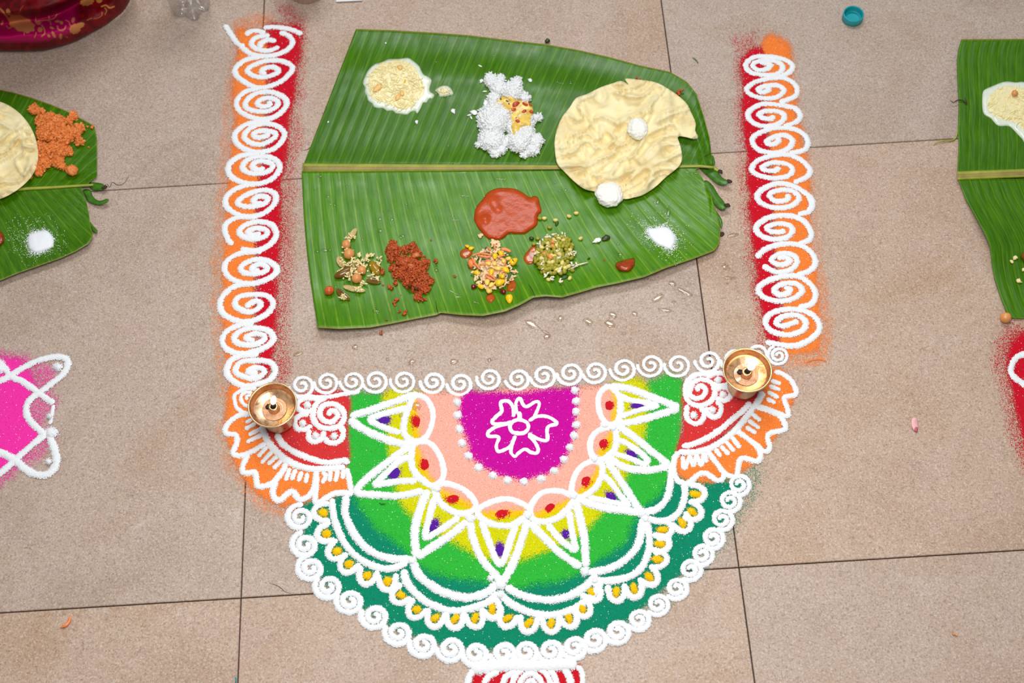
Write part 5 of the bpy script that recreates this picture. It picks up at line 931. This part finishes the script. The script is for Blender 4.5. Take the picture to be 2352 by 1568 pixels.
for i, (x, y, r, lab) in enumerate([(1840, 610, 52, 'dark red crumb farthest right of the red crumble heap'), (1225, 955, 62, 'red crumb just left under the crumble heap'), (1140, 1030, 58, 'dark crumb with a bean left below the crumble heap'), (1225, 1230, 56, 'red crumb pair midway below the crumble heap'), (1280, 1395, 32, 'small red crumb next to a bigger one near the leaf edge'), (1360, 1432, 58, 'upright red crumb nearest the lower leaf edge'),
                                     (1772, 285, 20, 'tiny orange crumb above the crumble heap'), (1672, 540, 28, 'small crumb right of the crumble heap top'), (1025, 985, 22, 'tiny orange crumb between the bean mix and the crumble'), (1072, 1532, 22, 'tiny orange crumb at the bottom rim of the leaf'), (1655, 1218, 50, 'brown crumb hanging off the bottom of the crumble heap'), (1012, 785, 64, 'red crumb ball touching the olive bean'), (1303, 1145, 12, 'dark red speck below the crumble heap')]):
    q = T4([(x, y)])[0]; s = px_r(r / 6.817); tag(put('masala_crumb', crumbs[i % 4], P(q[0], q[1], float(zL(*q)) + s * .35), (s, s, s * .8), (0, 0, i * 1.3)), lab, 'crumb', 'stray red crumbs')
for x, y, s, lab in [(1045, 635, .0026, 'red crumb on bare leaf left of the corn salad'), (1387, 597, .0016, 'tiny red crumb left of the pickle'), (876, 766, .0032, 'brown crumb on the floor below the middle leaf'), (1463, 180, .0030, 'orange crumb peeping over the top of the papad'), (1560, 214, .0058, 'orange crumble bit at the right rim of the papad')]:
    zz = float(zL(x, y)) if y < 740 else 0.0; tag(put('masala_crumb', crumbs[x % 4], P(x, y, zz + s * .4), (s, s, s * .8), (0, 0, x)), lab, 'crumb', 'stray red crumbs')
for x, y, L, W, rt, mt, lab in [(1450, 690, 62, 50, .4, 'onion', 'shiny orange onion piece on top of the red crumble'), (1535, 520, 70, 52, -.4, 'onion', 'onion piece at the upper right of the red crumble'), (1440, 1000, 38, 30, .2, 'masala_dark', 'brown bean bit in the lower crumble'), (1540, 1040, 44, 32, .3, 'masala_dark', 'dark glossy bean bit at the foot of the crumble')]:
    q = T4([(x, y)])[0]; tag(put('bean_piece', chunk_me[1], P(q[0], q[1], float(zL(*q)) + .0095), (px_r(L / 6.8), px_r(W / 6.8), .0034), (0, 0, -rt), mat=F_[mt]), lab, 'vegetable', 'pieces in the red crumble')
# pickle, salt heaps
tag(pool('pickle_piece', K(1040, 400, 3.5636, [(1338, 725), (1395, 700), (1450, 690), (1485, 685), (1490, 740), (1445, 795), (1365, 792), (1330, 755)]), .0075, zL, F_['pickle'], None, 3.2, 13, wav=.0012, seed=6), 'shiny dark red pickle chunk near the lower edge of the leaf', 'pickle')
def salt(outline, label, zf, loc):
    root = thing('salt_heap', label, 'salt', loc, kind=None)
    pool('salt_mound', outline, .0052, zf, F_['saltb'], root, 3, 26, wav=.0004, seed=3)
    o = powder('salt_scatter', outline, 15, M['salt'], .0004, root, zf=zf, spacing=4, seed=9); o['kind'] = 'stuff'
    c = np.mean(outline, 0); big = [tuple(c + (np.array(q) - c) * 2.1 + np.array([-6, -8])) for q in outline]
    o = powder('salt_dust', big, 16, M['salt'], .0003, root, cov=.05, zf=zf, spacing=6, seed=5); o['kind'] = 'stuff'
salt(K(1040, 400, 3.5636, [(1595, 450), (1650, 440), (1740, 430), (1800, 470), (1822, 540), (1785, 610), (1725, 595), (1660, 565), (1610, 510)]), 'white salt heap near the right end of the middle leaf', zL, P(1520, 545, .004))
salt([(66, 541), (85, 532), (108, 530), (122, 546), (121, 566), (103, 575), (80, 580), (65, 566)], 'white salt heap on the leaf cut by the left edge', zl, P(93, 556, .004))
# food on the neighbouring leaves
ML = [(x / 3.336, 190 + y / 3.336, r / 3.336, hh) for x, y, r, hh in [(262, 205, 42, .006), (320, 225, 34, .006), (380, 265, 40, .007), (330, 300, 62, .010), (450, 310, 62, .009), (400, 370, 80, .012), (480, 400, 82, .011), (560, 255, 32, .005), (530, 290, 28, .005), (580, 370, 52, .007), (622, 345, 30, .006), (608, 450, 34, .006), (340, 390, 62, .010), (310, 520, 70, .009), (430, 520, 80, .010), (515, 520, 36, .006), (270, 630, 58, .007), (340, 610, 58, .007), (440, 605, 48, .007), (478, 640, 28, .005), (300, 700, 26, .005), (225, 715, 18, .004), (545, 535, 14, .004)]]
mb = MB()
for cx, cy, r, hh in ML:
    for k in range(int(.42 * r * r) + 6):
        a_ = r7.uniform(0, 6.28); q = r * math.sqrt(r7.random()); x, y = cx + q * math.cos(a_), cy + q * math.sin(a_); z = float(zl(x, y)) + hh * max(0, 1 - (q / r) ** 2) ** .5 * r7.uniform(.6, 1.05)
        V, F = lump(1, .55, 2.8, k); mb.add(V * np.array([1.6, 1, .9]) * r7.uniform(.0012, .0022) @ rotm(r7.random(), r7.random(), r7.random() * 6).T + P(x, y, z + .001), F)
    V, F = lump(2, .25, 2, int(cx)); mb.add(V * np.array([px_r(r) * .85, px_r(r) * .85, hh * .85]) + P(cx, cy, float(zl(cx, cy)) + .001), F)
o = mb.make('orange_crumble', F_['crumb'], smooth=False); tag(o, 'heap of bright orange crumble beside the papad on the left leaf', 'crumble', kind='stuff')
oc = crumb_mesh(300, 16, 'crumb')
tag(put('crumble_ball', mesh('crumble_ball', *lump(4, .12, 4.0, 44), F_['crumb']), P(165, 391, .013), (.0083, .0083, .0072), (0, 0, .3)), 'round orange crumble ball lying alone near the leaf midrib', 'crumb')
for x, y, s, lab in [(201, 291, .0022, 'small orange crumb left of its bigger neighbour at the leaf rim'), (212, 292, .0034, 'orange crumb at the outer rim of the left leaf'), (204, 338, .0018, 'dark red speck on the left leaf')]:
    tag(put('orange_crumb', oc, P(x, y, float(zl(x, y)) + s * .4), (s, s, s * .8), (0, 0, x)), lab, 'crumb', 'stray orange crumbs')
tag(pool('red_pickle', [(-30, 535), (-5, 530), (6, 535), (10, 548), (6, 560), (-8, 566), (-30, 560)], .006, zl, F_['pickle'], None, 3.5, 9), 'red pickle spoonful just entering the left edge of the picture', 'pickle')
for x, y, s, lab in [(2332, 592, .0040, 'pale coconut bit uppermost on the right leaf'), (2324, 601, .0030, 'small coconut bit touching the uppermost one on the right leaf'), (2340, 645, .0040, 'pale coconut bit lowest on the right leaf'), (2351, 619, .0030, 'coconut bit at the very edge of the picture')]:
    tag(put('coconut_bit', clump_me, P(x, y, float(zr(x, y)) + .002), (s, s * .75, s * .6), (0, 0, x), mat=F_['coconut']), lab, 'coconut', 'coconut bits on the right leaf')
tag(put('brown_bean', podA, P(2362, 596, float(zr(2362, 596)) + .005), (.013, .0062, .006), (0, 0, -.9)), 'brown bean at the very edge of the picture on the right leaf', 'bean')
# ------------------------------------------------------------------ brass oil lamps
def lamp(bx, by, rx, ry, label, wick_dir, fs=1.0):
    base = P(bx, by, 0.0012); hs = np.linspace(.02, .08, 121); q = P(np.full(121, rx), np.full(121, ry), hs); H = hs[np.argmin(np.linalg.norm(q[:, :2] - base[:2], axis=1))]
    H = float(np.clip(H, .036, .052)); root = thing('oil_lamp', label, 'lamp', base); x, y, z = base
    R = .0305
    prof = [(.0, 0), (.0180, 0), (.0192, .0012), (.0194, .005), (.0182, .0065), (.0180, .009), (.0162, .012), (.0160, H * .42), (.0185, H * .56), (.0235, H * .72), (.0275, H * .88), (R - .0004, H - .0012), (R, H - .0004)]
    V, F = lathe(prof, 64, x, y, z); obj('body', V, F[:, ::-1], M['brass'], root)
    inn = [(R - .0012, H - .0004), (R - .0016, H - .002), (.0276, H - .0065), (.0258, H - .0092), (.0252, H - .0098), (.0230, H - .0108), (.0150, H - .0138), (.0, H - .0150)]
    V, F = lathe(inn, 96, x, y, z); bowl = obj('bowl', V, F[:, ::-1], M['bowl'], root)
    a_ = np.linspace(0, 2 * math.pi, 12, endpoint=False); V, F = lathe([(R - .0006 + .0011 * math.cos(t), H + .0010 * math.sin(t)) for t in np.r_[a_, 0]], 72, x, y, z); obj('rim', V, F, M['rim'], root)
    V, F = lathe([(.0, H - .0128), (.010, H - .0128), (.0155, H - .0129)], 48, x, y, z)
    V[:, 2] += .00025 * vnoise(V[:, 0] * 500, V[:, 1] * 500, 3); obj('oil', V, F[:, ::-1], M['oil'], root)
    a_ = np.linspace(.4, 2.6, 12); V, F = tube(np.stack([x - .0105 * np.cos(a_ + 2.2), y - .0105 * np.sin(a_ + 2.2), np.full(12, z + H - .0126)], -1), .0008, 6, .5); obj('wax_streak', V, F, M['wax'], bowl)
    V, F = lathe([(.0066, H - .0145), (.0074, H - .0125), (.0066, H - .0105), (.0058, H - .0065), (.0063, H - .005), (.0052, H - .0042), (.0030, H - .0046), (.0027, H - .009)], 32, x, y, z); holder = obj('wick_holder', V, F[:, ::-1], M['brass'], root)
    wx, wy = wick_dir; t = np.linspace(0, 1, 8); p = np.stack([x + wx * .006 * t, y + wy * .006 * t, z + H - .0075 + .0065 * t], -1); V, F = tube(p, [.002, .0026, .0032, .0036, .0036, .0032, .0024, .0012], 8); obj('wick', V, F, M['soot'], holder)
    c = p[-1] + np.array([0, 0, -.0015]); V, F = lathe([(.0, 0), (.0018 * fs, .0008), (.0032 * fs, .003), (.0037 * fs, .005), (.0034 * fs, .008), (.0022 * fs, .0115 * fs), (.0010, .0128 * fs), (.0, .0142 * fs)], 20, c[0], c[1], c[2]); V[:, 1] += .35 * np.clip(V[:, 2] - c[2] - .002, 0, 1); V[:, 0] += .28 * np.clip(V[:, 2] - c[2] - .002, 0, 1); obj('flame', V, F[:, ::-1], M['flame'], root)
    V, F = lump(2, .3, 2, 4); obj('soot_clot', V * np.array([.0038, .0034, .0016]) + np.array([x - .0075, y + .003, z + H - .0115]), F, M['soot'], bowl)
lamp(642, 965, 623, 932, 'lit brass oil lamp standing on the left end of the half-round rangoli', (.1, .5))
lamp(1705, 888, 1721, 852, 'lit brass oil lamp standing on the right end of the half-round rangoli', (.7, .5), 1.35)
# ------------------------------------------------------------------ things along the top of the picture
q = P(1957, 44, 0)
cap = thing('bottle_cap', 'turquoise plastic bottle cap lying open side up on the floor', 'bottle cap', q)
t = NT('turquoise_plastic'); t.set(Base_Color=lin(10, 158, 166), Roughness=.35, Subsurface_Weight=.1); capm = t.m
n = 96; a_ = np.linspace(0, 2 * math.pi, n, endpoint=False); rr_ = .0150 + .00022 * (np.arange(n) % 2)
prof = [(.0, .0003), (.93, .0003), (1.0, .0012), (1.0, .0118), (.985, .0124), (.90, .0124), (.885, .0118), (.88, .0022), (.80, .0020), (.0, .0020)]
V = np.stack([np.stack([q[0] + rr_ * s * np.cos(a_), q[1] + rr_ * s * np.sin(a_), np.full(n, zz)], -1) for s, zz in prof], 1).reshape(-1, 3); shell = obj('shell', V, grid_faces(n, len(prof), True)[:, ::-1], capm, cap)
V, F = lathe([(.0108, .0018), (.0108, .0050), (.0101, .0050), (.0101, .0018)], 64, q[0], q[1], 0); obj('seal_ring', V, F[:, ::-1], capm, shell)
for zz in (.0066, .0092):
    V, F = lathe([(.0133, zz), (.0127, zz + .0005), (.0133, zz + .001)], 64, q[0], q[1], 0); obj('thread', V, F[:, ::-1], capm, shell)
# clear plastic bottle
q = P(444, 25, 0); bt = thing('water_bottle', 'clear plastic bottle with a lobed base standing at the top of the picture', 'bottle', q)
nb = 100; th = np.linspace(0, 2 * math.pi, nb, endpoint=False); lob = .5 + .5 * np.cos(5 * th + .4)
def bot(r, zz, k): return np.stack([q[0] + r * (1 - .10 * k * (1 - lob)) * np.cos(th), q[1] + r * (1 - .10 * k * (1 - lob)) * np.sin(th), zz + .009 * k * (1 - lob)], -1)
prof = [(.002, .006, 0), (.010, .0045, .2), (.017, .0006, .8), (.021, .0006, 1), (.026, .0055, 1), (.0290, .013, .7), (.0305, .022, .3), (.031, .032, 0), (.031, .062, 0), (.0300, .066, 0), (.031, .070, 0), (.031, .10, 0), (.0300, .104, 0), (.031, .108, 0), (.031, .150, 0), (.026, .172, 0), (.016, .188, 0), (.0125, .196, 0), (.0125, .208, 0)]
inner = [(max(r - .0005, .0005), zz + (.0005 if r < .03 else 0), k) for r, zz, k in prof][::-1]
V = np.stack([bot(*p_) for p_ in prof + inner], 1).reshape(-1, 3)
obj('shell', V, grid_faces(nb, len(prof) * 2, True)[:, ::-1], m_clear('clear_plastic', (1, 1, 1, 1), .1, .3, .05), bt)
V, F = lathe([(.0, .206), (.0145, .206), (.0150, .207), (.0150, .219), (.0140, .220), (.0, .220)], 48, q[0], q[1], 0); obj('cap', V, F[:, ::-1], capm, bt)
# steel tumbler
q = P(706, -24, 0); st = thing('steel_tumbler', 'brownish steel tumbler cut off by the top of the picture', 'tumbler', q)
t = NT('steel'); t.set(Base_Color=(.62, .52, .46, 1), Metallic=1.0, Roughness=.24); stm = t.m
V, F = lathe([(.0, 0), (.0275, 0), (.0292, .001), (.0298, .003), (.0302, .02), (.0325, .085), (.0338, .0855), (.0338, .0870), (.0318, .0870), (.0296, .02), (.0290, .004), (.0, .004)], 72, q[0], q[1], 0); obj('body', V, F[:, ::-1], stm, st)
V, F = lathe([(.0306, .024), (.0313, .0246), (.0309, .0254)], 64, q[0], q[1], 0); obj('band', V, F[:, ::-1], stm, st)
a0, a1, a2, a3 = P(772, 4, .003), P(832, 1, .003), P(835, -90, .010), P(770, -90, .010)
V, F = solid_from(np.array([a0, a1, a2, a3]), up_faces(np.array([a0, a1, a2, a3]), [(0, 1, 2, 3)]), .0006)
tag(obj('paper_sheet', V, F, m_plain('paper', (226, 230, 228), .7, .03, 80), smooth=False), 'white paper corner peeping in at the top beside the tumbler', 'paper')
# silk sari lap of a seated guest, cut by the corner of the picture
SO = [(-260, 96), (-120, 112), (0, 117), (60, 117), (100, 115), (130, 108), (160, 99), (190, 86), (215, 72), (240, 58), (262, 43), (280, 28), (292, 12), (300, -8), (304, -60), (300, -180), (-260, -180)]
xs = np.arange(-220, 306, 1.35); ys = np.arange(-150, 120, 1.35); X, Y = np.meshgrid(xs, ys, indexing='ij'); so = cr(SO[:-2], False, 6); so = np.vstack([so, [(-260, -260), (-260, 96)]])
D = sdist(so, X, Y); w1 = D + 7 * vnoise(X / 60, Y / 60, 41); k = np.clip((230 - X) / 90, .25, 1)
Z = .002 + .030 * np.sqrt(np.clip(1 - (1 - np.clip(D / 26, 0, 1)) ** 2, 0, 1)) + .055 * np.clip((D - 10) / 170, 0, 1)
Z = Z + k * (.012 * np.exp(-((w1 - 34) / 13) ** 2) - .026 * np.exp(-((w1 - 68) / 13) ** 2)) + .020 * sm((w1 - 82) / 10) + .17 * sm((-14 - Y) / 110) + .0010 * vnoise(X / 22, Y / 16, 5)
gold = np.zeros(X.shape)
def g_ell(cx, cy, rx, ry, rot=0):
    global gold
    c, s_ = math.cos(rot), math.sin(rot); u = ((X - cx) * c + (Y - cy) * s_) / rx; v = (-(X - cx) * s_ + (Y - cy) * c) / ry
    a = np.arctan2(v, u); gold = np.maximum(gold, sm((1.06 + .07 * np.sin(a * 9) - np.hypot(u, v)) * min(rx, ry) / 1.2))
def g_line(pts, wd):
    global gold
    p = resample(cr(pts, False, 6), step=1.5); d = np.min([np.hypot(X - a, Y - b) for a, b in p], 0); gold = np.maximum(gold, sm((wd / 2 + .6 - d) / 1.2))
for a in ((49, 54, 32, 17, .42), (19, 27, 5, 8, -.3), (88, 52, 7, 5, .3), (92, 68, 6, 6), (123, 79, 9, 3.5, 1.1), (139, 83, 4, 7), (112, 82, 4, 3, .6), (172, 66, 13, 11, -.5), (183, 58, 12, 6, -.3), (200, 4, 16, 9, -.2), (228, 1, 7, 6), (168, 46, 4, 7, .2), (141, 52, 5, 4, .9), (132, 49, 7, 3), (119, 64, 6, 3, .4), (153, 84, 5, 1.6, .5), (5, 52, 3, 7, .2), (-20, 30, 10, 16, .5), (-60, 50, 26, 16, .3), (-120, 20, 24, 15), (60, -30, 26, 14, .3), (140, -40, 24, 14, -.2), (230, -45, 24, 14)): g_ell(*a)
for a in (([(-6, 14), (6, 26), (18, 41)], 4), ([(88, 48), (110, 46), (124, 42), (131, 33)], 2.2), ([(108, 46), (115, 50), (117, 57)], 2), ([(113, 45), (112, 36)], 1.8), ([(82, 40), (82, 50)], 2.4), ([(96, 58), (102, 68), (102, 78), (96, 83)], 3), ([(83, 74), (82, 81), (78, 86)], 1.8), ([(132, 60), (134, 67), (141, 70), (148, 67), (151, 60)], 3), ([(161, 58), (158, 50), (150, 46)], 2), ([(216, 43), (226, 41), (234, 35), (234, 28)], 2.4), ([(241, 33), (245, 26), (241, 18)], 2.2), ([(233, 15), (243, 12), (252, 18), (262, 15)], 3.4), ([(201, 46), (210, 42)], 2.6), ([(43, 30), (48, 20), (53, 14)], 1.8), ([(15, 60), (21, 65), (27, 61)], 2.4), ([(55, 74), (56, 80)], 1.6)): g_line(*a)
mag = sm((D - 16) / 12) * sm((186 - X) / 24) * sm((96 - D) / 40); red = np.array(lin(122, 4, 16)[:3]); mg = np.array(lin(180, 0, 88)[:3]); gd = np.array(lin(214, 150, 78)[:3])
dk = .55 + .45 * sm((vnoise(X / 9, Y / 9, 51) + vnoise(X / 17, Y / 17, 52) + .5))
col = (red * dk[..., None]) * (1 - mag[..., None]) + mg * mag[..., None]
ga = gold * (.35 + .65 * np.maximum(mag, sm((vnoise(X / 30, Y / 30, 9) + .6)) * sm((D - 10) / 14))) * (.72 + .28 * np.sin(X * 1.9 + Y * .6))
col = col * (1 - ga[..., None]) + gd * ga[..., None]
V = P(X, Y, Z).reshape(-1, 3); Fg = grid_faces(len(xs), len(ys))[:, ::-1]; ok = (D.ravel()[Fg] > -1.0).all(1); Fg = Fg[ok]; used = np.unique(Fg); re = np.full(len(V), -1); re[used] = np.arange(len(used))
t = NT('silk_brocade'); t.l(t.attr('tint').outputs['Color'], t.b.inputs['Base Color']); t.bump(t.noise(900, 2), .2, .0006); t.set(Roughness=.5, Specular_IOR_Level=.22)
Vt = V[used]; Vt, Fs = solid_from(Vt, up_faces(Vt, [tuple(f) for f in re[Fg]]), .0008)
o = obj('silk_sari', Vt, Fs, t.m, attrs={'tint': np.tile(col.reshape(-1, 3)[used], (2, 1))})
tag(o, 'red and magenta silk sari with gold brocade in the top left corner', 'clothing')
# ------------------------------------------------------------------ water drops and small litter
def drop(px, py, rx, ry, rot, zf, label, grp, h=.0011, seed=0):
    a_ = np.linspace(0, 2 * math.pi, 14, endpoint=False); k_ = 1 + .22 * vnoise(np.cos(a_) * 1.8 + seed, np.sin(a_) * 1.8, seed); c, s_ = math.cos(rot), math.sin(rot)
    pts = [(px + rx * u * math.cos(t_) * c - ry * u * math.sin(t_) * s_, py + rx * u * math.cos(t_) * s_ + ry * u * math.sin(t_) * c) for t_, u in zip(a_, k_)]
    global LASTDROP
    o = LASTDROP = pool('water_drop', pts, h, zf, M['water'], None, max(2.2, min(rx, ry) / 3), max(2.5, min(rx, ry) * .8)); tag(o, label, 'water', grp)
z0 = lambda x, y: np.zeros(np.shape(x)); FD = []
for i, (x, y, rx, ry, rt) in enumerate([(1222, 745, 19, 8, .5), (1254, 764, 14, 4, .6), (1229, 730, 4, 3, 0), (1287, 731, 7, 8, .3), (1352, 738, 13, 9, .7), (1400, 743, 13, 8, .5), (1409, 723, 12, 7, .6), (1458, 720, 9, 6, .6), (1490, 642, 5, 3, .2), (1491, 658, 3, 3, 0), (1545, 651, 10, 7, .4), (1572, 670, 21, 6, .5), (1511, 684, 16, 8, -.5), (1547, 693, 6, 3, 0), (1529, 712, 17, 5, .1), (1570, 685, 5, 2, 0), (1256, 772, 7, 8, .4),
                                        (686, 812, 12, 5, -.3), (815, 797, 8, 6, -.4), (946, 831, 9, 7, -.4), (1042, 830, 10, 7, -.2), (890, 825, 4, 5, 0), (1124, 826, 6, 5, -.6), (1683, 540, 14, 5, -.2), (1666, 612, 8, 8, 0), (1676, 638, 16, 4, 0), (1668, 651, 6, 3, 0)]):
    drop(x, y, rx, ry, rt, z0, None, 'water drops on the floor', .0013, i); FD.append((x, y, LASTDROP))
for nm, q in (('below the middle leaf', [e for e in FD if e[0] < 1600]), ('beside the red and orange strip', [e for e in FD if e[0] > 1600])):
    for i, (x, y, o) in enumerate(sorted(q, key=lambda e: e[0])): tag(o, 'clear water drop on the floor %s, %s from the left' % (nm, ORD[i]), 'water', 'water drops on the floor')
drop(957, 933, 11, 10, 0, lambda x, y: z0(x, y) + .0022, 'water drop on the amber powder inside the uppermost left oval', 'water drops on the powder', .0014, 40)
drop(920, 953, 4, 6, .4, lambda x, y: z0(x, y) + .0018, 'water drop on the yellow powder beside the purple dab', 'water drops on the powder', .0012, 41)
dm = mesh('water_drop', *(lambda V, F: (V * np.array([1, 1, .55]), F))(*lump(2, .16, 1.3, 6)), M['water'])
rw = random.Random(71); nd = 0
LOWP = np.array([(700, 400), (1600, 400), (1640, 560), (1480, 625), (1190, 690), (740, 740)], float)
UPP = np.array([(720, 360), (830, 90), (1240, 115), (1530, 175), (1610, 330), (1590, 365)], float)
fixed = [(757, 466, 8, 3, 1.2), (768, 470, 6, 3, 1.2), (728, 577, 5, 4, 0), (745, 575, 8, 5, .3), (757, 574, 4, 4, 0), (873, 530, 5, 7, 0), (864, 715, 8, 6, .2), (872, 503, 4, 6, .3), (900, 504, 4, 6, .4), (920, 545, 6, 4, 1), (925, 542, 6, 5, .5), (1043, 672, 14, 2, .6), (1052, 682, 8, 2, 0), (1094, 695, 8, 3, .4), (1450, 425, 7, 3, 0), (1512, 462, 4, 10, .3), (1536, 485, 4, 16, .2), (1425, 585, 6, 6, 0), (1420, 560, 4, 4, 0), (1580, 395, 8, 3, .2), (1600, 398, 6, 3, .3), (1150, 411, 14, 3, .1), (1063, 396, 12, 1.5, 0), (1240, 380, 11, 2.5, 0), (1505, 465, 5, 3, .4), (1392, 458, 12, 2.5, .1), (1070, 450, 12, 2, .1), (1045, 505, 10, 2, .1), (1120, 450, 12, 2, 0), (735, 405, 6, 4, .2), (1025, 85, 6, 2.5, 0), (1590, 300, 6, 8, .4), (1602, 318, 5, 4, .4), (1286, 190, 9, 2, .4)]
LDR = []
while nd < 44 + len(fixed):
    if nd < len(fixed): x, y, rx, ry, rt = fixed[nd]
    else:
        x, y = rw.uniform(700, 1640), rw.uniform(80, 730)
        if max(sdist(LOWP, np.array(x), np.array(y)), sdist(UPP, np.array(x), np.array(y))) < 8 or math.hypot(x - 1425, y - 325) < 160 or math.hypot(x - 913, y - 197) < 85 or math.hypot(x - 1172, y - 270) < 120 or math.hypot(x - 1165, y - 490) < 90: continue
        rx = rw.choice([2.2, 2.8, 3.4, 4.5]); ry = rx * rw.uniform(.5, 1.1); rt = rw.uniform(0, 3)
    o = put('water_drop', dm, P(x, y, float(zleaf(x, y)) + .0004), (px_r(rx), px_r(ry), px_r(min(rx, ry)) * .5), (0, 0, -rt)); nd += 1
    LDR.append((x, y, o))
MARKS = [(913, 197, 'cream pudding'), (1172, 270, 'rice heap'), (1425, 325, 'papad'), (1165, 490, 'red chutney'), (815, 610, 'chickpea mix'), (945, 620, 'red crumble'), (1132, 620, 'corn salad'), (1272, 588, 'sprout salad'), (1520, 545, 'salt heap'), (1435, 605, 'pickle chunk'), (697, 385, 'cut end of the midrib')]
by = {}
for x, y, o in LDR:
    d, nm = min((math.hypot(x - a, y - b), nm) for a, b, nm in MARKS); by.setdefault(nm, []).append((d, o))
for nm, q in by.items():
    for i, (d, o) in enumerate(sorted(q, key=lambda e: e[0])): tag(o, 'water droplet on the leaf, %s nearest to the %s' % (ORD[i], nm), 'water', 'water droplets on the middle leaf')
def line_thing(name, pts, rad, mat, label, cat, z=.0008, grp=None, n=5):
    q = resample(cr(pts, False, 8), n=26); V, F = tube(P(q[:, 0], q[:, 1], z + .001 * np.sin(np.linspace(0, 5, 26)) ** 2 * (rad > .0004)), rad * np.sin(np.linspace(.35, 2.8, 26)), n, .7)
    return tag(obj(name, V, F, mat), label, cat, grp)
hair = m_plain('dark_hair', (58, 36, 26), .5)
line_thing('hair_strand', [(238, 428), (246, 422), (252, 430), (258, 418), (268, 424), (278, 424), (288, 417), (296, 403)], .00035, hair, 'curly dark hair strand at the tip of the left leaf', 'hair')
line_thing('hair_strand', [(690, 346), (708, 342), (720, 328), (732, 308)], .00035, hair, 'thin hair strand along the cut edge of the middle leaf', 'hair')
line_thing('hair_strand', [(618, 1338), (640, 1346), (655, 1358), (668, 1362)], .0003, hair, 'thin hair strand on the floor left of the curl rim', 'hair')
line_thing('carrot_shred', [(139, 1441), (150, 1436), (158, 1427), (162, 1413)], .0022, F_['carrot'], 'curved orange carrot shred lying on the floor far from the food', 'carrot', .0016, n=8)
line_thing('leaf_sliver', [(1590, 132), (1597, 136), (1604, 145)], .0009, M['strip'], 'thin green sliver on the floor right of the middle leaf top', 'leaf scrap')
line_thing('leaf_tendril', [(2182, 230), (2190, 235), (2200, 230), (2212, 231), (2221, 239), (2216, 223)], .0010, M['dry'], 'dark twisted tendril lying over the edge of the right leaf', 'leaf scrap', .006)
line_thing('leaf_scrap', [(2144, 333), (2152, 327), (2170, 323), (2190, 321), (2198, 309), (2200, 290)], .0012, M['rib'], 'thin green stem scrap on the floor at the right leaf', 'leaf scrap', .002)
line_thing('leaf_sliver', [(871, 1154), (877, 1157), (886, 1156)], .0008, M['strip'], 'tiny green sliver on the green powder below the second triangle', 'leaf scrap', .002)
line_thing('fibre', [(541, 1568), (542, 1560), (540, 1553)], .0010, capm, 'tiny turquoise fibre in the tile joint at the bottom', 'scrap')
line_thing('orange_flake', [(2186, 1454), (2193, 1457), (2200, 1459)], .0012, F_['chick'], 'small orange flake on the floor at the lower right', 'scrap', .001)
tag(put('leaf_bit', herb_me, P(1257, 94, .0035), (.0042, .0036, .0034), (0, 0, .4), mat=F_['mung_dark']), 'dark green scrap on the floor above the middle leaf', 'leaf scrap')
tag(put('dry_leaf_bit', herb_me, P(1658, 538, .0015), (.0040, .0032, .0012), (0, 0, .9), mat=M['dry']), 'dry triangular leaf scrap beside the torn leaf tip', 'leaf scrap')
pet = thing('flower_petal', 'fallen pink and white petal alone on the floor at the right', 'petal', P(2102, 976))
V, F = lump(3, .1, 1.2, 12); V = V.copy(); V[:, 2] += .5 * V[:, 1] ** 2
obj('petal_body', V * np.array([.0044, .0095, .0018]) @ rotm(.15, .2, -.1).T + P(2101, 974, .003), F, m_plain('petal_pink', (234, 178, 176), .5, .12, 200), pet)
obj('petal_base', V * np.array([.0022, .0035, .0016]) @ rotm(.1, .3, -.2).T + P(2104, 986, .003), F, m_plain('petal_magenta', (196, 90, 110), .5, .1, 200), pet)
